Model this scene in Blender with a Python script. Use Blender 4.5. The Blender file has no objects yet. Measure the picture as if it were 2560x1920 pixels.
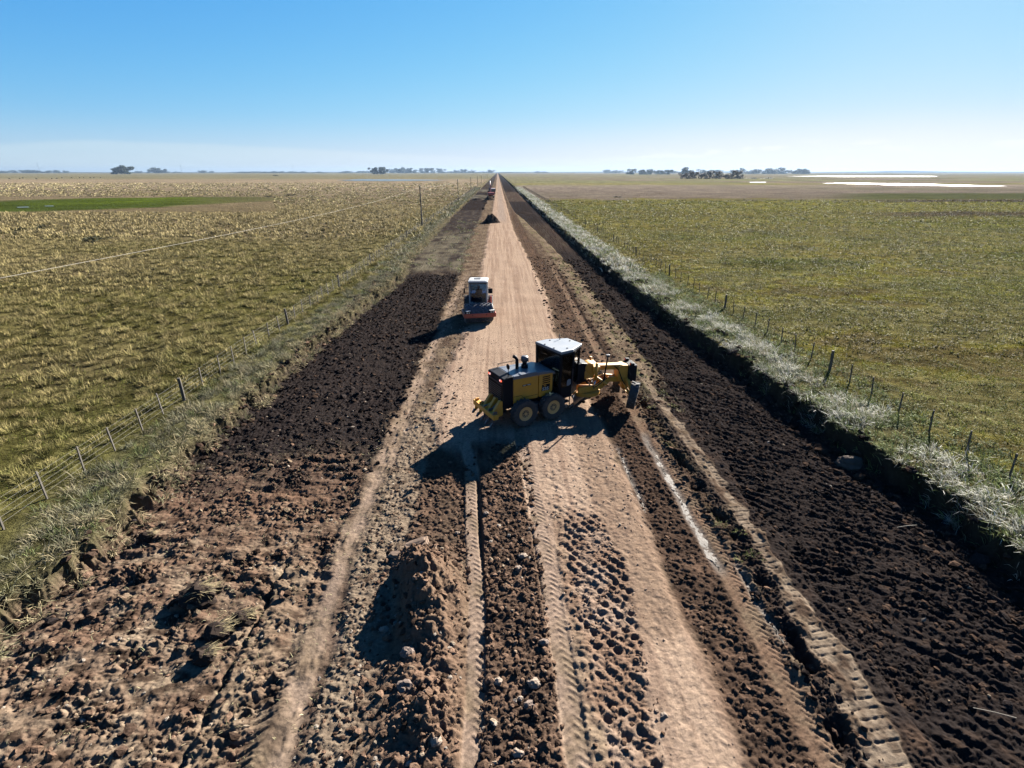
import bpy, math, random
import numpy as np
from mathutils import Vector, Matrix
random.seed(7); rng=np.random.default_rng(11)
scene=bpy.context.scene; col=scene.collection
R=math.radians
CAM_H=11.0; ALB=.325
SUN_AZ,SUN_EL=R(36),R(25)

# ------------------------------------------------------------------ helpers
def tag(o,label=None,cat=None,group=None,kind=None):
    if label:o['label']=label
    if cat:o['category']=cat
    if group:o['group']=group
    if kind:o['kind']=kind
    return o
def empty(name,loc,rz=0,**k):
    o=bpy.data.objects.new(name,None); col.objects.link(o); o.location=loc; o.rotation_euler=(0,0,rz)
    o.empty_display_size=.2
    return tag(o,**k)
def copy_tree(o,parent=None):
    c=o.copy(); col.objects.link(c); c.parent=parent
    for ch in list(o.children): copy_tree(ch,c)
    return c
class MB:
    def __init__(s): s.v=[]; s.f=[]; s.M=None
    def add(s,vs,fs):
        n=len(s.v)
        for p in vs:
            p=Vector(p); s.v.append(tuple(s.M@p) if s.M is not None else tuple(p))
        s.f+= [tuple(n+i for i in f) for f in fs]; return s
    def box(s,x0,x1,y0,y1,z0,z1):
        return s.add([(x,y,z) for z in (z0,z1) for y in (y0,y1) for x in (x0,x1)],
          [(0,2,3,1),(4,5,7,6),(0,1,5,4),(2,6,7,3),(0,4,6,2),(1,3,7,5)])
    def prism(s,poly,a,b,axis='y'):
        n=len(poly); mk={'y':lambda p,t:(p[0],t,p[1]),'x':lambda p,t:(t,p[0],p[1]),'z':lambda p,t:(p[0],p[1],t)}[axis]
        vs=[mk(p,a) for p in poly]+[mk(p,b) for p in poly]
        fs=[tuple(range(n)),tuple(range(2*n-1,n-1,-1))]+[(i,n+i,n+(i+1)%n,(i+1)%n) for i in range(n)]
        return s.add(vs,fs)
    def loft(s,pa,pb):
        n=len(pa)
        return s.add(list(pa)+list(pb),[tuple(range(n)),tuple(range(2*n-1,n-1,-1))]+[(i,n+i,n+(i+1)%n,(i+1)%n) for i in range(n)])
    def tube(s,pts,r,n=8,r2=None):
        pts=[Vector(p) for p in pts]; vs=[]; fs=[]; m=len(pts)
        for i,p in enumerate(pts):
            d=(pts[min(i+1,m-1)]-pts[max(i-1,0)]).normalized()
            a=d.orthogonal().normalized() if abs(d.z)>.99 else d.cross(Vector((0,0,1))).normalized()
            b=d.cross(a); rr=r if r2 is None else r+(r2-r)*i/(m-1)
            vs+=[p+a*math.cos(2*math.pi*k/n)*rr+b*math.sin(2*math.pi*k/n)*rr for k in range(n)]
        for i in range(m-1):
            fs+=[(i*n+k,i*n+(k+1)%n,(i+1)*n+(k+1)%n,(i+1)*n+k) for k in range(n)]
        fs+=[tuple(range(n-1,-1,-1)),tuple((m-1)*n+k for k in range(n))]
        return s.add(vs,fs)
    def lathe(s,prof,n=32,axis='y',c=(0,0,0)):
        # prof: list of (radius, t along axis)
        vs=[];fs=[];m=len(prof)
        for r,t in prof:
            for k in range(n):
                a=2*math.pi*k/n; u,w=r*math.cos(a),r*math.sin(a)
                p={'y':(u,t,w),'x':(t,u,w),'z':(u,w,t)}[axis]; vs.append((p[0]+c[0],p[1]+c[1],p[2]+c[2]))
        for i in range(m-1): fs+=[(i*n+k,i*n+(k+1)%n,(i+1)*n+(k+1)%n,(i+1)*n+k) for k in range(n)]
        fs+=[tuple(range(n-1,-1,-1)),tuple((m-1)*n+k for k in range(n))]
        return s.add(vs,fs)
    def build(s,name,mat,parent=None,smooth=False,bevel=0,mods=None):
        me=bpy.data.meshes.new(name); me.from_pydata(s.v,[],s.f); me.validate()
        import bmesh
        bm=bmesh.new(); bm.from_mesh(me); bmesh.ops.recalc_face_normals(bm,faces=bm.faces); bm.to_mesh(me); bm.free()
        o=bpy.data.objects.new(name,me); col.objects.link(o); me.materials.append(mat)
        if parent: o.parent=parent
        if smooth:
            for p in me.polygons: p.use_smooth=True
        if bevel:
            b=o.modifiers.new('b','BEVEL'); b.width=bevel; b.segments=2; b.limit_method='ANGLE'; b.angle_limit=R(40)
        return o
def np_mesh(name,v,loops,starts,mat,colors=None,smooth=False):
    me=bpy.data.meshes.new(name)
    me.vertices.add(len(v)); me.vertices.foreach_set('co',np.ascontiguousarray(v,dtype=np.float32).ravel())
    me.loops.add(len(loops)); me.loops.foreach_set('vertex_index',np.ascontiguousarray(loops,dtype=np.int32))
    me.polygons.add(len(starts)); me.polygons.foreach_set('loop_start',np.ascontiguousarray(starts,dtype=np.int32))
    me.polygons.foreach_set('use_smooth',np.full(len(starts),smooth,dtype=bool))
    if colors is not None:
        a=me.attributes.new('Col','FLOAT_COLOR','POINT')
        c=np.ones((len(v),4),np.float32); c[:,:colors.shape[1]]=colors; a.data.foreach_set('color',c.ravel())
    me.update(calc_edges=True)
    o=bpy.data.objects.new(name,me); col.objects.link(o); me.materials.append(mat); return o

# ------------------------------------------------------------------ noise (numpy)
def hsh(ix,iy,seed):
    h=(ix.astype(np.uint32)*np.uint32(374761393)+iy.astype(np.uint32)*np.uint32(668265263)+np.uint32(seed*2246822519%4294967296))
    h^=h>>np.uint32(13); h*=np.uint32(1274126177); h^=h>>np.uint32(16); h*=np.uint32(2654435761); h^=h>>np.uint32(15)
    return h
def h01(ix,iy,seed): return hsh(ix,iy,seed).astype(np.float32)/np.float32(4294967295.)
def gn(x,y,seed=0):
    x0=np.floor(x);y0=np.floor(y); fx=(x-x0).astype(np.float32);fy=(y-y0).astype(np.float32)
    ix=x0.astype(np.int64);iy=y0.astype(np.int64)
    def g(dx,dy):
        a=h01(ix+dx,iy+dy,seed)*np.float32(6.2831853); return np.cos(a)*(fx-dx)+np.sin(a)*(fy-dy)
    u=fx*fx*fx*(fx*(fx*6-15)+10); v=fy*fy*fy*(fy*(fy*6-15)+10)
    a=g(0,0);a+=(g(1,0)-a)*u; b=g(0,1);b+=(g(1,1)-b)*u
    return (a+(b-a)*v)*np.float32(1.5)
def fbm(x,y,o=4,seed=0,gain=.5,lac=2.03):
    s=0;a=1.;n=0
    for i in range(o):
        s=s+a*gn(x,y,seed+i*17); n+=a; a*=gain; x=x*lac+3.1;y=y*lac-1.7
    return s/n
def clod(x,y,size,seed,fill=.75):
    """rounded random lumps, one per jittered cell -> height 0..1"""
    X=x/size;Y=y/size; ix=np.floor(X).astype(np.int64);iy=np.floor(Y).astype(np.int64); out=np.zeros(X.shape,np.float32)
    for dx in (-1,0,1):
        for dy in (-1,0,1):
            cx=ix+dx;cy=iy+dy
            px=cx+h01(cx,cy,seed);py=cy+h01(cx,cy,seed+1); s=h01(cx,cy,seed+2)
            r=np.where(s<fill,.25+.5*s,1e-3)
            d=((X-px)**2+(Y-py)**2)/(r*r)
            out=np.maximum(out,np.sqrt(np.clip(1-d,0,1)).astype(np.float32)*(.35+.65*s))
    return out
def sm(t): t=np.clip(t,0,1); return t*t*(3-2*t)
def band(x,c,hw,s): return sm((hw-np.abs(x-c))/s+.5)
def step(x,e,s): return sm((x-e)/s+.5)
def ip(y,pts): return np.interp(y,[p[0] for p in pts],[p[1] for p in pts])

# ------------------------------------------------------------------ materials
def nodes(m):
    m.use_nodes=True; nt=m.node_tree; nt.nodes.clear(); return nt
def N(nt,t,**k):
    n=nt.nodes.new(t)
    for a,b in k.items():
        if a.startswith('i_'):
            n.inputs[a[2:].replace('_',' ')].default_value=b
        else: setattr(n,a,b)
    return n
def L(nt,a,b): nt.links.new(a,b)
def paint(name,c0,rough=.45,metal=0.,dirt=0.,dirtcol=(.22,.16,.11),scale=3.,spec=.5,bump=0.):
    c=tuple(q*.58 for q in c0); dirtcol=tuple(q*.44 for q in dirtcol)
    m=bpy.data.materials.new(name); nt=nodes(m)
    out=N(nt,'ShaderNodeOutputMaterial'); p=N(nt,'ShaderNodeBsdfPrincipled'); L(nt,p.outputs[0],out.inputs[0])
    p.inputs['Roughness'].default_value=rough; p.inputs['Metallic'].default_value=metal; p.inputs['Specular IOR Level'].default_value=spec
    tc=N(nt,'ShaderNodeTexCoord'); n=N(nt,'ShaderNodeTexNoise'); n.inputs['Scale'].default_value=scale; n.inputs['Detail'].default_value=7
    n.inputs['Roughness'].default_value=.65
    L(nt,tc.outputs['Object'],n.inputs['Vector'])
    r=N(nt,'ShaderNodeMapRange'); r.inputs[1].default_value=.42; r.inputs[2].default_value=.75; r.inputs[3].default_value=dirt*.15; r.inputs[4].default_value=dirt
    L(nt,n.outputs['Fac'],r.inputs[0])
    mx=N(nt,'ShaderNodeMix',data_type='RGBA'); mx.inputs[6].default_value=(*c,1); mx.inputs[7].default_value=(*dirtcol,1)
    L(nt,r.outputs[0],mx.inputs[0]); L(nt,mx.outputs[2],p.inputs['Base Color'])
    if bump:
        b=N(nt,'ShaderNodeBump'); b.inputs['Strength'].default_value=bump; b.inputs['Distance'].default_value=.03
        L(nt,n.outputs['Fac'],b.inputs['Height']); L(nt,b.outputs[0],p.inputs['Normal'])
    r2=N(nt,'ShaderNodeMapRange'); r2.inputs[3].default_value=max(0,rough-.08); r2.inputs[4].default_value=min(1,rough+.2)
    L(nt,n.outputs['Fac'],r2.inputs[0]); L(nt,r2.outputs[0],p.inputs['Roughness'])
    return m
def leaf_mat(name,trans=.35,rough=.7,spec=.04):
    m=bpy.data.materials.new(name); nt=nodes(m); out=N(nt,'ShaderNodeOutputMaterial')
    a=N(nt,'ShaderNodeAttribute',attribute_name='Col')
    p=N(nt,'ShaderNodeBsdfPrincipled'); p.inputs['Roughness'].default_value=rough; p.inputs['Specular IOR Level'].default_value=spec
    t=N(nt,'ShaderNodeBsdfTranslucent'); mx=N(nt,'ShaderNodeMixShader'); mx.inputs[0].default_value=trans
    L(nt,a.outputs['Color'],p.inputs['Base Color']); L(nt,a.outputs['Color'],t.inputs['Color'])
    L(nt,p.outputs[0],mx.inputs[1]); L(nt,t.outputs[0],mx.inputs[2]); L(nt,mx.outputs[0],out.inputs[0]); return m
def glass_mat(name,tint,tr=.75):
    m=bpy.data.materials.new(name); nt=nodes(m); out=N(nt,'ShaderNodeOutputMaterial')
    t=N(nt,'ShaderNodeBsdfTransparent'); t.inputs[0].default_value=(*tint,1)
    g=N(nt,'ShaderNodeBsdfGlossy'); g.inputs['Roughness'].default_value=.03
    f=N(nt,'ShaderNodeFresnel'); f.inputs[0].default_value=1.5; mx=N(nt,'ShaderNodeMixShader')
    L(nt,f.outputs[0],mx.inputs[0]); L(nt,t.outputs[0],mx.inputs[1]); L(nt,g.outputs[0],mx.inputs[2]); L(nt,mx.outputs[0],out.inputs[0]); return m
def water_mat(name,c,rough,spec=.5,scale=2.,bump=.1):
    m=paint(name,c,rough,0,.25,(c[0]*.6,c[1]*.6,c[2]*.6),scale,spec,bump); return m

def ground_mat():
    m=bpy.data.materials.new('earth_and_pasture'); nt=nodes(m); out=N(nt,'ShaderNodeOutputMaterial')
    p=N(nt,'ShaderNodeBsdfPrincipled'); L(nt,p.outputs[0],out.inputs[0]); p.inputs['Roughness'].default_value=1.; p.inputs['Specular IOR Level'].default_value=0.
    a=N(nt,'ShaderNodeAttribute',attribute_name='Col'); tc=N(nt,'ShaderNodeTexCoord')
    def nz(scale,detail=6,rough=.6,vec=None):
        n=N(nt,'ShaderNodeTexNoise'); n.inputs['Scale'].default_value=scale; n.inputs['Detail'].default_value=detail; n.inputs['Roughness'].default_value=rough
        L(nt,vec or tc.outputs['Object'],n.inputs['Vector']); return n.outputs['Fac']
    # fine soil speckle
    f=nz(9,9,.72)
    r=N(nt,'ShaderNodeMapRange'); r.inputs[1].default_value=.3; r.inputs[2].default_value=.7; r.inputs[3].default_value=.62; r.inputs[4].default_value=1.4
    L(nt,f,r.inputs[0])
    # pasture: tussock speckle at metre scale, streaky at distance
    g=nz(.9,8,.7); mp=N(nt,'ShaderNodeMapping'); mp.inputs['Scale'].default_value=(.05,.16,1); L(nt,tc.outputs['Object'],mp.inputs[0])
    g2=nz(1.,7,.6,mp.outputs[0])
    r1=N(nt,'ShaderNodeMapRange'); r1.inputs[1].default_value=.33; r1.inputs[2].default_value=.68; r1.inputs[3].default_value=.45; r1.inputs[4].default_value=1.5; L(nt,g,r1.inputs[0])
    r2=N(nt,'ShaderNodeMapRange'); r2.inputs[1].default_value=.33; r2.inputs[2].default_value=.68; r2.inputs[3].default_value=.75; r2.inputs[4].default_value=1.25; L(nt,g2,r2.inputs[0])
    mm=N(nt,'ShaderNodeMath',operation='MULTIPLY'); L(nt,r1.outputs[0],mm.inputs[0]); L(nt,r2.outputs[0],mm.inputs[1])
    mx=N(nt,'ShaderNodeMix'); L(nt,a.outputs['Alpha'],mx.inputs[0]); L(nt,r.outputs[0],mx.inputs[2]); L(nt,mm.outputs[0],mx.inputs[3])
    vm=N(nt,'ShaderNodeVectorMath',operation='SCALE'); L(nt,a.outputs['Color'],vm.inputs[0]); L(nt,mx.outputs[0],vm.inputs[3])
    L(nt,vm.outputs[0],p.inputs['Base Color'])
    b=N(nt,'ShaderNodeBump'); b.inputs['Strength'].default_value=.55; b.inputs['Distance'].default_value=.05; L(nt,f,b.inputs['Height'])
    b2=N(nt,'ShaderNodeBump'); b2.inputs['Distance'].default_value=.6; L(nt,g,b2.inputs['Height']); L(nt,a.outputs['Alpha'],b2.inputs['Strength']); L(nt,b.outputs[0],b2.inputs['Normal'])
    L(nt,b2.outputs[0],p.inputs['Normal'])
    return m

# ------------------------------------------------------------------ terrain
A=lambda *c: np.array(c,np.float32)
TAN=A(.42,.305,.23); TAN2=A(.36,.248,.18); BROWN=A(.165,.105,.072); UMBER=A(.085,.056,.041); TOP=A(.032,.0255,.0235); GREYB=A(.25,.185,.125); STRAW=A(.42,.33,.19); WEED=A(.13,.135,.05)
EDGE_L=[(0,-13.35),(11,-13.3),(13.5,-13.0),(20,-13.3),(26,-13.0),(30,-13.25),(40,-12.6),(52,-11.9),(60,-11.3),(75,-12.2),(130,-12.6),(2000,-12.6)]
EDGE_R=[(0,16.1),(12,16.0),(17,16.2),(20,15.4),(30,15.15),(42,14.1),(68,13.4),(110,13.2),(2000,13.2)]
ROAD_L=[(0,1.2),(14,1.2),(17,-.3),(20,-2.6),(23,-3.6),(35,-2.7),(49,-2.2),(80,-2.1),(110,-2.0),(240,-1.5),(2000,-1.5)]
ROAD_R=[(0,4.9),(10,4.85),(16,4.9),(23,4.7),(35,4.0),(49,4.5),(75,4.0),(110,3.1),(240,2.9),(2000,2.9)]
def mix(c,d,m): return c+(d-c)*m[...,None]
def pasture(x,y):
    """ground-cover colour of the two fields"""
    n1=fbm(x/55.,y/34.,4,101); n2=fbm(x/14.,y/9.,4,131); n3=fbm(x/4.,y/3.,3,151); n4=fbm(x/260.,y/110.,3,171)
    r=x/np.maximum(y,5.)
    # left: straw tussocks over green turf, drier further away
    c=np.zeros(x.shape+(3,),np.float32)+A(.13,.118,.036)
    c=mix(c,A(.185,.145,.075),sm(.4+.9*n1+.5*n2)); c=mix(c,A(.225,.175,.10),sm((y-35)/80.+.6*n1))
    c=mix(c,A(.145,.135,.05),sm((x+27)/12)*(1-sm((y-150)/60))*.6)
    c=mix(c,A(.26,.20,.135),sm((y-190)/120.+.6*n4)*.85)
    c=mix(c,A(.13,.115,.06),sm((n2+.9*n1-.42)*4)*step(y,150,80)*.7)
    c=mix(c,A(.16,.15,.085),sm((y-800)/250)*.8)
    # bright wet meadow
    rn=np.array([-1.3,-.89,-.76,-.625,-.52,-.42,-.38]); lo=np.interp(r,rn,[152,162,169,182,200,222,240]); hi=np.interp(r,rn,[212,222,247,256,264,262,241])
    gm=np.minimum(sm((y-lo-7*n2)/9+.5),sm((hi+9*n2-y)/9+.5))*(r<-.35)*(x<-60)
    gm=gm*(1-.45*sm((r+.62)/.2))
    c=mix(c,mix(A(.075,.10,.022)+0*c,A(.12,.165,.016),sm(.45+1.2*n1)*np.exp(-((r+.66)/.16)**2)),gm)
    lf=c
    # right: weedy green with brown bands
    d=np.zeros(x.shape+(3,),np.float32)+A(.205,.18,.075)
    d=mix(d,A(.30,.275,.035),sm((n2*1.4+n3*.4+.02)*2.6+n1*1.2)*.95)
    d=mix(d,A(.115,.085,.056),sm((n1*.7+n2*1.4+n3*.7-.02)*2.2)*.8)
    d=mix(d,A(.10,.125,.028),sm(-n1*2.-n2+.1)*.6)
    d=mix(d,A(.20,.175,.055),sm((y-50)/70+n2)*.5)
    d=mix(d,A(.22,.195,.05),sm((y-(150+8*n2))/14)*(1-sm((y-(205+10*n2))/14))*sm((r-.25)/.25)*.75)
    d=mix(d,A(.105,.075,.055),sm((y-(136+6*n2))/8)*(1-sm((y-(152+8*n2))/8))*sm((r-.62)/.2)*.8)
    pb=sm((y-(226+34*n2+18*n1))/22)*(1-sm((y-(460+40*n1))/90)); d=mix(d,mix(A(.225,.18,.145)+0*d,A(.19,.165,.115),sm(.3+1.5*n4)),pb*.95)
    gb=sm((r-.58)/.12)*sm((y-(228+5*n2))/8)*(1-sm((y-292-14*n2)/16)); d=mix(d,A(.095,.105,.04),gb*.9)
    d=mix(d,A(.085,.062,.048),sm((r-.6)/.2)*sm((y-(206+6*n2))/5)*(1-sm((y-(224+6*n2))/6))*.85)
    ol=sm((y-520)/90); d=mix(d,mix(A(.175,.165,.085)+0*d,A(.19,.15,.115),sm(.4+2.*n4)),ol)
    c=np.where((x>2)[...,None],d,lf)
    c=c*(1+.40*n3+.26*n2)[...,None]
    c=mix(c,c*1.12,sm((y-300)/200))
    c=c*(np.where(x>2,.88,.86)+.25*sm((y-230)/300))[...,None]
    return np.clip(c,.006,1).astype(np.float32)

def terrain(x,y,detail=True):
    """height, colour, pasture-mask at world x,y (arrays)"""
    z=np.zeros(x.shape,np.float32)
    jag=.55*fbm(x/4.+1.3,y/3.1,3,5)+.42*fbm(x/1.1+7.7,y/.95,3,6)+.26*fbm(x/.38,y/.38,3,8)
    slw=.38+.85*sm(fbm(x*.05,y/2.4,2,11)*1.9-.1)
    el=ip(y,EDGE_L)+jag; er=ip(y,EDGE_R)+.75*fbm(x/5.+3.3,y/3.4,3,9)+.40*fbm(x/1.2+9.1,y/.9,3,10)+.14*fbm(x/.3,y/.3,2,19)
    nA=fbm(x/2.6,y/2.6,3,21); nB=fbm(x/.75,y/.75,3,31)
    if detail:
        nC=fbm(x/.2,y/.2,3,41); wx=x+.16*nB+.05*nC; wy=y+.16*fbm(x/.6,y/.6,2,35)
        tb=(np.abs(gn(wx/.40,wy/.40,43))*.50+np.abs(gn(wx/.19,wy/.19,44))*.40+np.abs(gn(wx/.09,wy/.09,45))*.30)-.29; tm=sm(.5+1.3*fbm(x/1.7,y/1.7,3,47))
        c1=clod(x+.1*nB,y+.1*nB,.42,51); c2=clod(x,y,.17,61,.8); c3=clod(x,y,.085,71,.8)
    else:
        nC=c1=c2=c3=tb=tm=np.zeros(x.shape,np.float32)
    # ---- masks
    inL=step(x,el,slw); inR=1-step(x,er,.16+.5*sm(fbm(x*.05+5,y/2.1,2,12)*1.8-.2)); strip=inL*inR
    far=sm((y-62+7*fbm(x/3.+4,y/7.,3,36))/5)
    digL=strip*(1-step(x,-5.35+.9*fbm(x*.1,y/4.5,3,14)+.3*nB+ip(y,[(20,0),(35,.35),(60,.5)]),.7))
    topR0=ip(y,[(0,9.0),(16,9.0),(25,9.4),(40,9.6),(60,9.6),(90,8.5),(140,6.5),(165,5.0),(240,4.2),(2000,4.2)])+.3*nA
    digR=strip*step(x,topR0,.5)
    nE=fbm(x/1.4,y/1.6,4,24); rl=ip(y,ROAD_L)+.5*nE+.15*nA; rr=ip(y,ROAD_R)+.42*nE+.1*nA
    road=step(x,rl,.6)*(1-step(x,rr,.55))
    nearL=1-sm((y-17.6-2.6*fbm(x/3.,y/2.,4,15)-.12*(x+9))/3.2+.5*nB)      # brown churned end of the left dig
    # ---- base relief
    bank=.22+.10*nA+.06*nB
    z+=bank*(1-strip)
    zs=-.12*np.ones_like(z)+.05*nA
    zs=zs+digL*(-.20-.22*(1-sm((x-el)/3.2)))*(1-.6*far)
    # left: patches still carrying turf between y 62..160, black pits beyond
    blk=np.clip(sm((y-172)/6)*(1-sm((y-236)/10))+sm((y-292)/10)*(1-sm((y-330)/20))+sm((y-380)/20)*.8,0,1)
    turfL=digL*far*(1-blk)*sm(.55+1.3*nA+.6*fbm(x/3.,y/9.,3,77))
    zs=zs-.35*digL*blk
    zs=zs-digR*(.38+.25*sm((x-er+2.6)/1.6))
    zs=zs+road*.12
    # ---- roughness by zone
    rough=.05*nB+.03*nC
    churn=digL*nearL; blackL=digL*(1-nearL)*(1-far)
    rid=np.sin((y+.55*nA+.12*x)*2*np.pi/.62+.9*nB)
    fl=1-.78*sm(.25+2.*fbm(x/1.5+3,y/.85,3,54)); hb=clod(wx+.2*nA,wy*1.6,.62,53,.5) if detail else nC; zc=.12*nB+.02*nC+fl*(tb*(.06+.34*tm*tm)+.12*hb*sm(nA+.7)+.035*c2*tm)+.022*c3+.018*nC*(1-fl)+.07*rid*sm(.15+1.6*fbm(x/3.1,y/2.2,3,88))*sm((y-10.5)/3)
    zb=.06*nB+.025*nC+.13*tb*(.4+.9*tm)+.03*c1*tm+.03*c2+.02*c3
    phi=-.55+.35*np.sin(y*.09)+.0*x
    rr_=np.sin((y*np.cos(phi)+x*.75+.9*nA+.22*nB)*2*np.pi/.50)*sm(.55+1.6*fbm(x/2.2,y/1.1,3,89))
    zr=.042*rr_*(1-sm((y-34)/25)*.6)+.06*nB+.025*nC+.15*tb*(.4+.9*tm)+.03*c1*tm+.03*c2+.02*c3
    zs=zs+churn*zc+blackL*zb+digR*zr+digL*far*zb*.7
    mid=strip*(1-digL)*(1-digR)*(1-road)
    zs=zs+mid*(.06*nB+.025*nC+.10*tb*(.3+tm)+.025*c2)*.8
    zs=zs+road*(.010*nB+.006*nC+.012*fbm(x/.3,y/6.,3,18)+(.05*tb+.02*nC)*sm((33-y)/10)*(1-.4*step(y,0,1)))
    col_=np.zeros(x.shape+(3,),np.float32)+GREYB*.8
    patch=fbm(x/1.1,y/1.1,4,93)
    col_=mix(col_,UMBER,sm(.45+1.4*patch+.25*step(x,3.,1.))*.9)
    # mid right strips (between road and topsoil): brown loose soil, remnants of turf
    tR=band(x,ip(y,[(0,8.3),(22,8.55),(49,8.6),(90,8.0),(140,5.6)]),.85,.5)*sm((y-23)/5)*(1-sm((y-150)/20))
    col_=mix(col_,mix(GREYB*1.15+0*col_,WEED*1.2,sm(.2+1.5*fbm(x/.7,y/2.,3,97))),tR*.8*sm(.6+1.2*nA))
    # churned soil at left front
    cl=mix(BROWN*1.1+0*col_,A(.29,.215,.15),sm(.32+1.6*patch+.5*(10-y)/6)); cl=mix(cl,A(.31,.235,.165),(1-fl)*.45); cl=mix(cl,UMBER*.62,sm(.12+2.6*fbm(x/.62,y/.36,4,111)+.10*(tm-.5))*.92); cl=mix(cl,A(.33,.26,.17),sm(-.55+2.2*fbm(x/.13,y/.13,3,112))*.7)
    cl=mix(cl,A(.20,.115,.075),sm((y-14)/3)*.5)
    nearC=1-sm((y-14.8-6.5*fbm(x/3.6,y/2.6,4,16)-.15*(x+9))/6.5); cl=mix(cl,TOP*1.25,(1-nearC)*.85)
    col_=mix(col_,cl,churn)
    cb=mix(TOP*1.05+0*col_,UMBER,sm(-.25+1.3*fbm(x/.6,y/.6,4,113))*.5)
    col_=mix(col_,cb,np.clip(blackL+digL*blk*far,0,1))
    ct=mix(TOP*1.35+0*col_,A(.105,.085,.066),sm(.2+1.5*fbm(x/1.3,y/4.,4,95))); ct=mix(ct,A(.26,.225,.15),turfL*(1-sm((y-98)/16))*.5); ct=mix(ct,A(.22,.20,.15),turfL*sm((y-232)/5)*.6)
    col_=mix(col_,ct,digL*far*(1-blk))
    blkR=1-.4*sm((y-80)/10)*(1-sm((y-125)/12)); blkR=np.clip(blkR-.8*sm((y-228)/5)*(1-sm((y-330)/30)),0,1)
    cr=mix(TOP*1.0+0*col_,UMBER*.8,sm(-.15+1.3*fbm(x/.7,y/.5,4,117)+.4*(14-y)/10)); cr=mix(cr,mix(UMBER*1.2+0*col_,A(.17,.14,.10),sm(.2+1.4*fbm(x/1.3,y/5.,4,96))),(1-blkR)*.75)
    cr=mix(cr,A(.17,.13,.085),sm((c1-.55)*2)*.35*sm((y-24)/8))
    col_=mix(col_,cr,digR)
    # road
    st=fbm(x/.30,y/16.,4,119)+.35*fbm(x/1.1,y/40.,2,120); ct=mix(TAN*A(1.03,1.02,.98)+0*col_,TAN2*.92,sm(.38+1.9*st+.5*nA)); ct=mix(ct,TAN*1.1,sm(.0+1.4*fbm(x/.9,y/4,3,121))*.5)
    ct=mix(ct,A(.30,.22,.165),sm(-.25+1.3*fbm(x/.5,y/1.8,4,123))*.8)
    ct=mix(ct,A(.24,.16,.115),sm(-.12+1.5*fbm(x/.45,y/.6,4,126))*(1-sm((y-30)/14))*.75); ct=mix(ct,A(.19,.125,.09),sm(-.35+1.7*fbm(x/.16,y/.2,3,128))*(1-sm((y-34)/20))*.7)
    ct=mix(ct,A(.30,.245,.21),(1-sm((np.abs(x-1.)-.4)/1.2))*sm((y-120)/20)*.5)
    col_=mix(col_,ct,road)
    bz=step(x,3.3,.6)*sm((y-9.2+.6*nB)/1.2)*(1-sm((y-22)/3)); ct=mix(ct,mix(A(.285,.195,.135)+0*ct,A(.17,.115,.085),sm(.1+1.7*fbm(x/.22,y/.9,4,130))),bz*.8)
    col_=mix(col_,ct,road)
    # shoulder between road and brown loose soil on the right
    sh=band(x,ip(y,[(0,5.6),(20,5.9),(35,5.4),(50,5.7),(110,4.4)]),.85,.6)*strip*(1-sm((y-150)/40))
    col_=mix(col_,mix(UMBER*.95+0*col_,BROWN,sm(.25+1.3*patch)),sh*.85); zs=zs-sh*.06+sh*.03*c2
    # ---- near-field features (y<26)
    nf=1-sm((y-21)/4)
    # smooth light wheel track on the left
    t=step(x,-4.5+.3*nB,.4)*(1-step(x,-2.9+.5*nB,.6))*(1-sm((y-21)/4)); col_=mix(col_,mix(A(.275,.21,.15)+0*col_,UMBER*.9,sm(.05+1.9*fbm(x/.42,y/.5,4,127))*.85),t*.85); zs=zs+t*(.05*tb+.02*c3)
    t=band(x,ip(y,[(0,-4.4),(7,-4.5),(9,-4.75),(14,-4.95),(20,-4.85),(31,-4.5),(49,-4.1),(62,-3.6)])+.30*nB+.16*nA,.36+.3*nA,.6)*(1-sm((y-52)/14))*sm(.95+1.3*fbm(x/.5,y/1.1,3,131))
    zs=zs*(1-t*.75)+t*(-.13-.05); col_=mix(col_,mix(TAN*.86+0*col_,GREYB*1.2,sm(.3+1.2*patch)),t*.8*sm(.9+1.2*fbm(x/.6,y/2.,3,125)))
    t=band(x,ip(y,[(0,-4.05),(9,-4.3),(13,-4.65)]),.16,.3)*(1-sm((y-11.5)/2)); zs=zs-.03*t; col_=mix(col_,UMBER*1.3,t*.75)
    # long crack
    t=band(x,-6.66+.16*fbm(x*.2+.5,y/.9,3,12)+.08*fbm(x,y/.2,2,13),.06+.05*gn(x*0,y/.5,17),.2)*(1-sm((y-12.7)/1))*sm(.85+1.5*fbm(x*.2+9,y/.8,2,22)); zs=zs-.30*t
    t2=band(x,-6.25+.2*nB,.42,.4)*(1-sm((y-12.5)/2)); zs=zs+.10*t2; col_=mix(col_,GREYB*1.1,t2*.4)
    # cleat marks left-bottom beside it
    t=band(x,-5.6,.5,.3)*(1-sm((y-9.2)/1)); zs=zs-.045*t*(np.sin((y-.5*x)*2*np.pi/.33)>.55)
    # brown windrow / mound
    xc=ip(y,[(0,-1.75),(7,-1.7),(9.5,-1.75),(11.2,-2.0),(12.2,-2.35),(13.5,-2.7)])+.22*nA
    hm=ip(y,[(0,.55),(6.5,.36),(7.6,.42),(8.6,.30),(9.6,.40),(10.4,.68),(11.5,1.08),(12.2,1.05),(12.8,.45),(13.3,.12),(14.5,0)])*(1+.25*nA+.35*nB)
    dxl=np.where(x<xc,(xc-x)/ip(y,[(0,1.5),(9,1.4),(11,1.15),(14,.8)]),(x-xc)/1.25)
    mm=sm(1-dxl); zs=zs+hm*mm+mm*sm(hm*3)*(.12*nB+.26*tb*(.4+.8*tm)+.04*c1+.05*c2+.03*c3)
    ms=sm(1.25-dxl)*sm(hm*3); col_=mix(col_,mix(BROWN*1.3+0*col_,A(.23,.155,.105),sm(.3+1.3*patch)),ms*.95)
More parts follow.
